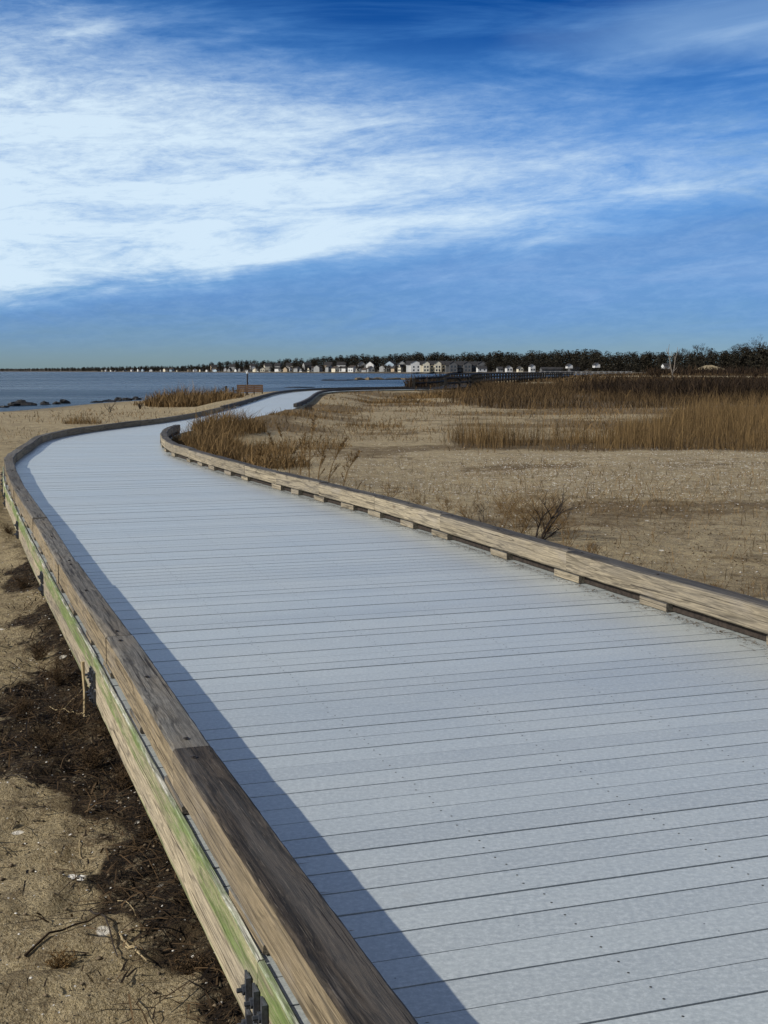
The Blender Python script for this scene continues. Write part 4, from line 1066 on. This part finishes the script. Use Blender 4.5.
# the large apartment block
def condo(px0, px1, wall, label, bays, H, rz=0):
    p = (far_pt(px0, 20)+far_pt(px1, 20))/2; Wd = (far_pt(px1, 20)-far_pt(px0, 20)).length; root = empty('apartment_building', (p.x, p.y, .4), rz); tag(root, label, 'building')
    mw, mr = MB(), MB(); bw = Wd/bays
    gable(mw, mr, Wd, 12, H-1.2, 3.0, 0, 2, 0, 'x')
    for b in range(bays):
        gable(mw, mr, bw*.56, 6, H, 2.0, -Wd/2+(b+.5)*bw, -6, 0, 'y')
    mw.build('wall', wall, root); mr.build('roof', C_roof, root)
    bal = MB()
    for b in range(bays):
        cx = -Wd/2+(b+.5)*bw
        for f in range(int(H/2.8)):
            z = .9+f*2.8
            for xx_, ww, yf in ((cx-bw*.12, .6, -9.0), (cx+bw*.12, .6, -9.0), (cx+bw*.5, .9, -4.0)):
                if xx_+ww > Wd/2: continue
                g = MB(); g.box(xx_-ww, xx_+ww, yf-.06, yf+.05, z, z+1.5); g.build('window', C_glass, root)
            if b < bays-1: bal.box(cx+bw*.30, cx+bw*.70, -5.6, -4.05, z-.5, z-.3)
    if bal.v: bal.build('balcony', wall, root)
condo(418.5, 431, C_white, 'white end block of the large waterfront apartments', 2, 7.6)
condo(431.5, 455, C_cream, 'cream gabled middle block of the large waterfront apartments', 4, 7.2)
condo(456, 477, C_dim, 'dark grey right block of the large waterfront apartments', 3, 6.6)
for (px, w, h, wall, ax, lb, bk) in ((481, 9, 3.6, C_white, 'x', 'low white house just right of the grey apartment block', 14), (508, 5.5, 4.0, C_white, 'y', 'small white gabled house under the wood between the apartments and the pier', 14),
        (531, 4.5, 5.2, C_white, 'y', 'narrow white gabled house at the left end of the pier', 14), (499, 5, 3.0, C_grey, 'x', 'small grey shed left of the small white gabled house', 16),
        (519, 4.5, 3.4, C_cream, 'y', 'small cream house between the two white gabled houses', 18), (552, 22, 2.4, C_dim, 'x', 'long low grey building with a dark roof behind the pier', 22),
        (573, 9, 2.4, C_dim, 'x', 'dark shed right of the long low grey building', 26)):
    house(px, bk, w*.8, 7, h*.8, 1.5, wall, C_roof, ax, lb, zb=.6, rz=.1)
for (px, lb, z) in ((568, 'small white gabled house half hidden high in the wood, leftmost of three', 5.2), (595, 'white gabled house high in the wood above the pier end', 5.6), (664, 'low white house glimpsed through the wood behind the dead tree', 4.6)):
    house(px, 6, 3.6, 6, 1.8, 1.3, C_white, C_roof, 'y' if px < 650 else 'x', lb, zb=z-2, rz=.1, windows=False)

# ------------------------------------------------------------------ woodland beyond
def wood(name, pxa, pxb, rows, hfun, label, step, seed):
    r = np.random.default_rng(seed); Vs, Fs, T = [], [], []; base = 0
    px = pxa
    while px < pxb:
        for (bk, zb) in rows:
            p = far_pt(px+r.uniform(-step, step), bk+r.uniform(-10, 10)); H = hfun(px)*r.uniform(.72, 1.12); Rr = H*r.uniform(.28, .42)
            n = 480; a = r.uniform(0, 2*np.pi, n); rad = Rr*np.sqrt(r.uniform(0, 1, n)); t = r.uniform(.02, 1, n)
            prof = np.sqrt(np.clip(1-((t-.5)/.52)**2, .12, 1)); lump = .8+.35*np.sin(a*3+t*7+r.uniform(0, 6))
            c = np.stack([p.x+np.cos(a)*rad*prof*lump, p.y+np.sin(a)*rad*prof*lump, zb+H*t], 1)
            sz = H*.040; tri = c[:, None, :]+r.normal(0, 1, (n, 3, 3))*np.array([sz, sz, sz*.8])*np.where(t > .85, .55, 1)[:, None, None]
            Vs.append(tri.reshape(-1, 3)); T.append(r.uniform(0, 1, n)); base += n*3
        px += step
    V_ = np.concatenate(Vs); F_ = np.arange(len(V_)).reshape(-1, 3)
    o = npmesh(name, V_, F_, M_wood, tone=np.concatenate(T)); tag(o, label, 'woodland', kind='stuff')
M_wood = mat_straw('winter_woodland', (.010, .009, .006), (.038, .032, .020))
def treeh(px): return float(np.interp(px, [-100, 60, 100, 180, 230, 300, 350, 430, 520, 600, 690, 768, 900], [8, 9, 9.5, 8.5, 11, 11, 13, 13.2, 12.5, 12, 11.5, 12.5, 13]))
wood('far_woodland', -60, 215, ((60, 1.0), (90, 2.0)), treeh, 'thin dark line of far woods behind the left houses across the bay', 1.6, 1)
wood('bay_woodland', 215, 600, ((72, 2.5), (110, 3.5)), lambda p: treeh(p)*1.1, 'dark leafless woods rising behind the houses and apartments across the bay', 3.0, 2)
wood('near_woodland', 596, 900, ((26, .6), (60, 2.0)), treeh, 'black leafless wood along the horizon at the right', 3.6, 3)
wood('house_gap_trees', 485, 600, ((32, .6), (50, 1.5)), lambda p: 8.5, 'low dark trees around the small houses behind the pier', 5.0, 4)
wood('waterfront_trees', 100, 412, ((22, .6),), lambda p: 7.0, 'dark bare trees standing between the waterfront houses across the bay', 3.2, 9)
# single crowns that stand above the wood
M_bark = plain('grey_bark', (.07, .06, .05), .9, .3, 2)
def bare_tree(px, back, zb, H, label, seed, group=None):
    rnd = random.Random(seed); p = far_pt(px, back); root = empty('bare_tree', (p.x, p.y, zb)); tag(root, label, 'tree', group)
    tr, cr = MB(), MB(); tr.tube([(0, 0, 0), (.1, 0, H*.25), (0, .1, H*.45)], [H*.022, H*.018, H*.013], 6)
    def grow(q, d, L, r, lv):
        pts = [q]; dd = d.copy()
        for k in range(3): dd = (dd+Vector((rnd.gauss(0, .18), rnd.gauss(0, .18), rnd.gauss(.05, .1)))).normalized(); pts.append(pts[-1]+dd*L/3)
        cr.tube(pts, [r, r*.8, r*.6, r*.45], 3, cap=False, tone=rnd.random())
        if lv < 4:
            for k in range(3):
                a = rnd.uniform(0, 6.3); grow(pts[rnd.choice((2, 3, 3))], (dd*.9+Vector((math.cos(a), math.sin(a), .35))*.65).normalized(), L*rnd.uniform(.55, .75), max(r*.62, .035), lv+1)
    for k in range(6):
        a = k*1.05+rnd.uniform(-.2, .2); grow(Vector((0, 0, H*rnd.uniform(.25, .45))), Vector((math.cos(a)*.8, math.sin(a)*.8, .9)).normalized(), H*.26, H*.010, 0)
    tr.build('trunk', M_bark, root); cr.build('crown', M_thick, root)
for i, (px, H, lb) in enumerate(((682, 15.5, 'small bare tree just right of the dead snag on the skyline'), (700, 17.5, 'round-crowned bare tree topping the wood at the right'), (737, 17.5, 'wide bare tree on the skyline left of the tallest corner trees'),
                             (756, 18.5, 'tall bare tree near the right edge of the skyline'), (645, 13.5, 'bare tree crown left of the dead snag on the skyline'), (520, 14.5, 'bare tree crown on the skyline above the small cream house'),
                             (377, 17.5, 'narrow bare tree standing above the houses across the bay'), (316, 16, 'bare tree crown on the skyline above the row of houses'))):
    bare_tree(px, 30 if px > 600 else 80, 1.0, H*.93, lb, 50+i)

# litter gathered against the foot of the curbs, on the deck
def crumbs(C, side, s0, s1, n, w, label):
    ss = rng.uniform(s0, s1, n); dd = rng.exponential(w, n)+.004; P = np.array([[*off(C, float(a), -side, float(b))] for a, b in zip(ss, dd)])
    V_, F_ = blades(P[:, 0], P[:, 1], np.full(n, .003), rng.gamma(3, .0015, n)+.001, rng.uniform(.002, .006, n), rng.uniform(2, 9, n))
    o = npmesh('curb_litter', V_, F_, M_wrack2, tone=np.repeat(rng.uniform(0, 1, n), 2)); tag(o, label, 'litter', kind='stuff')
M_wrack2 = mat_straw('fine_litter', (.03, .02, .012), (.20, .14, .08))
crumbs(CR, 1, CR.s_of_y(4), CR.s_of_y(22), 5200, .035, 'fine brown litter blown against the foot of the right curb')
crumbs(CL, -1, CL.s_of_y(1.8), CL.s_of_y(3.6), 700, .02, 'fine brown litter along the foot of the left curb nearest the viewer')
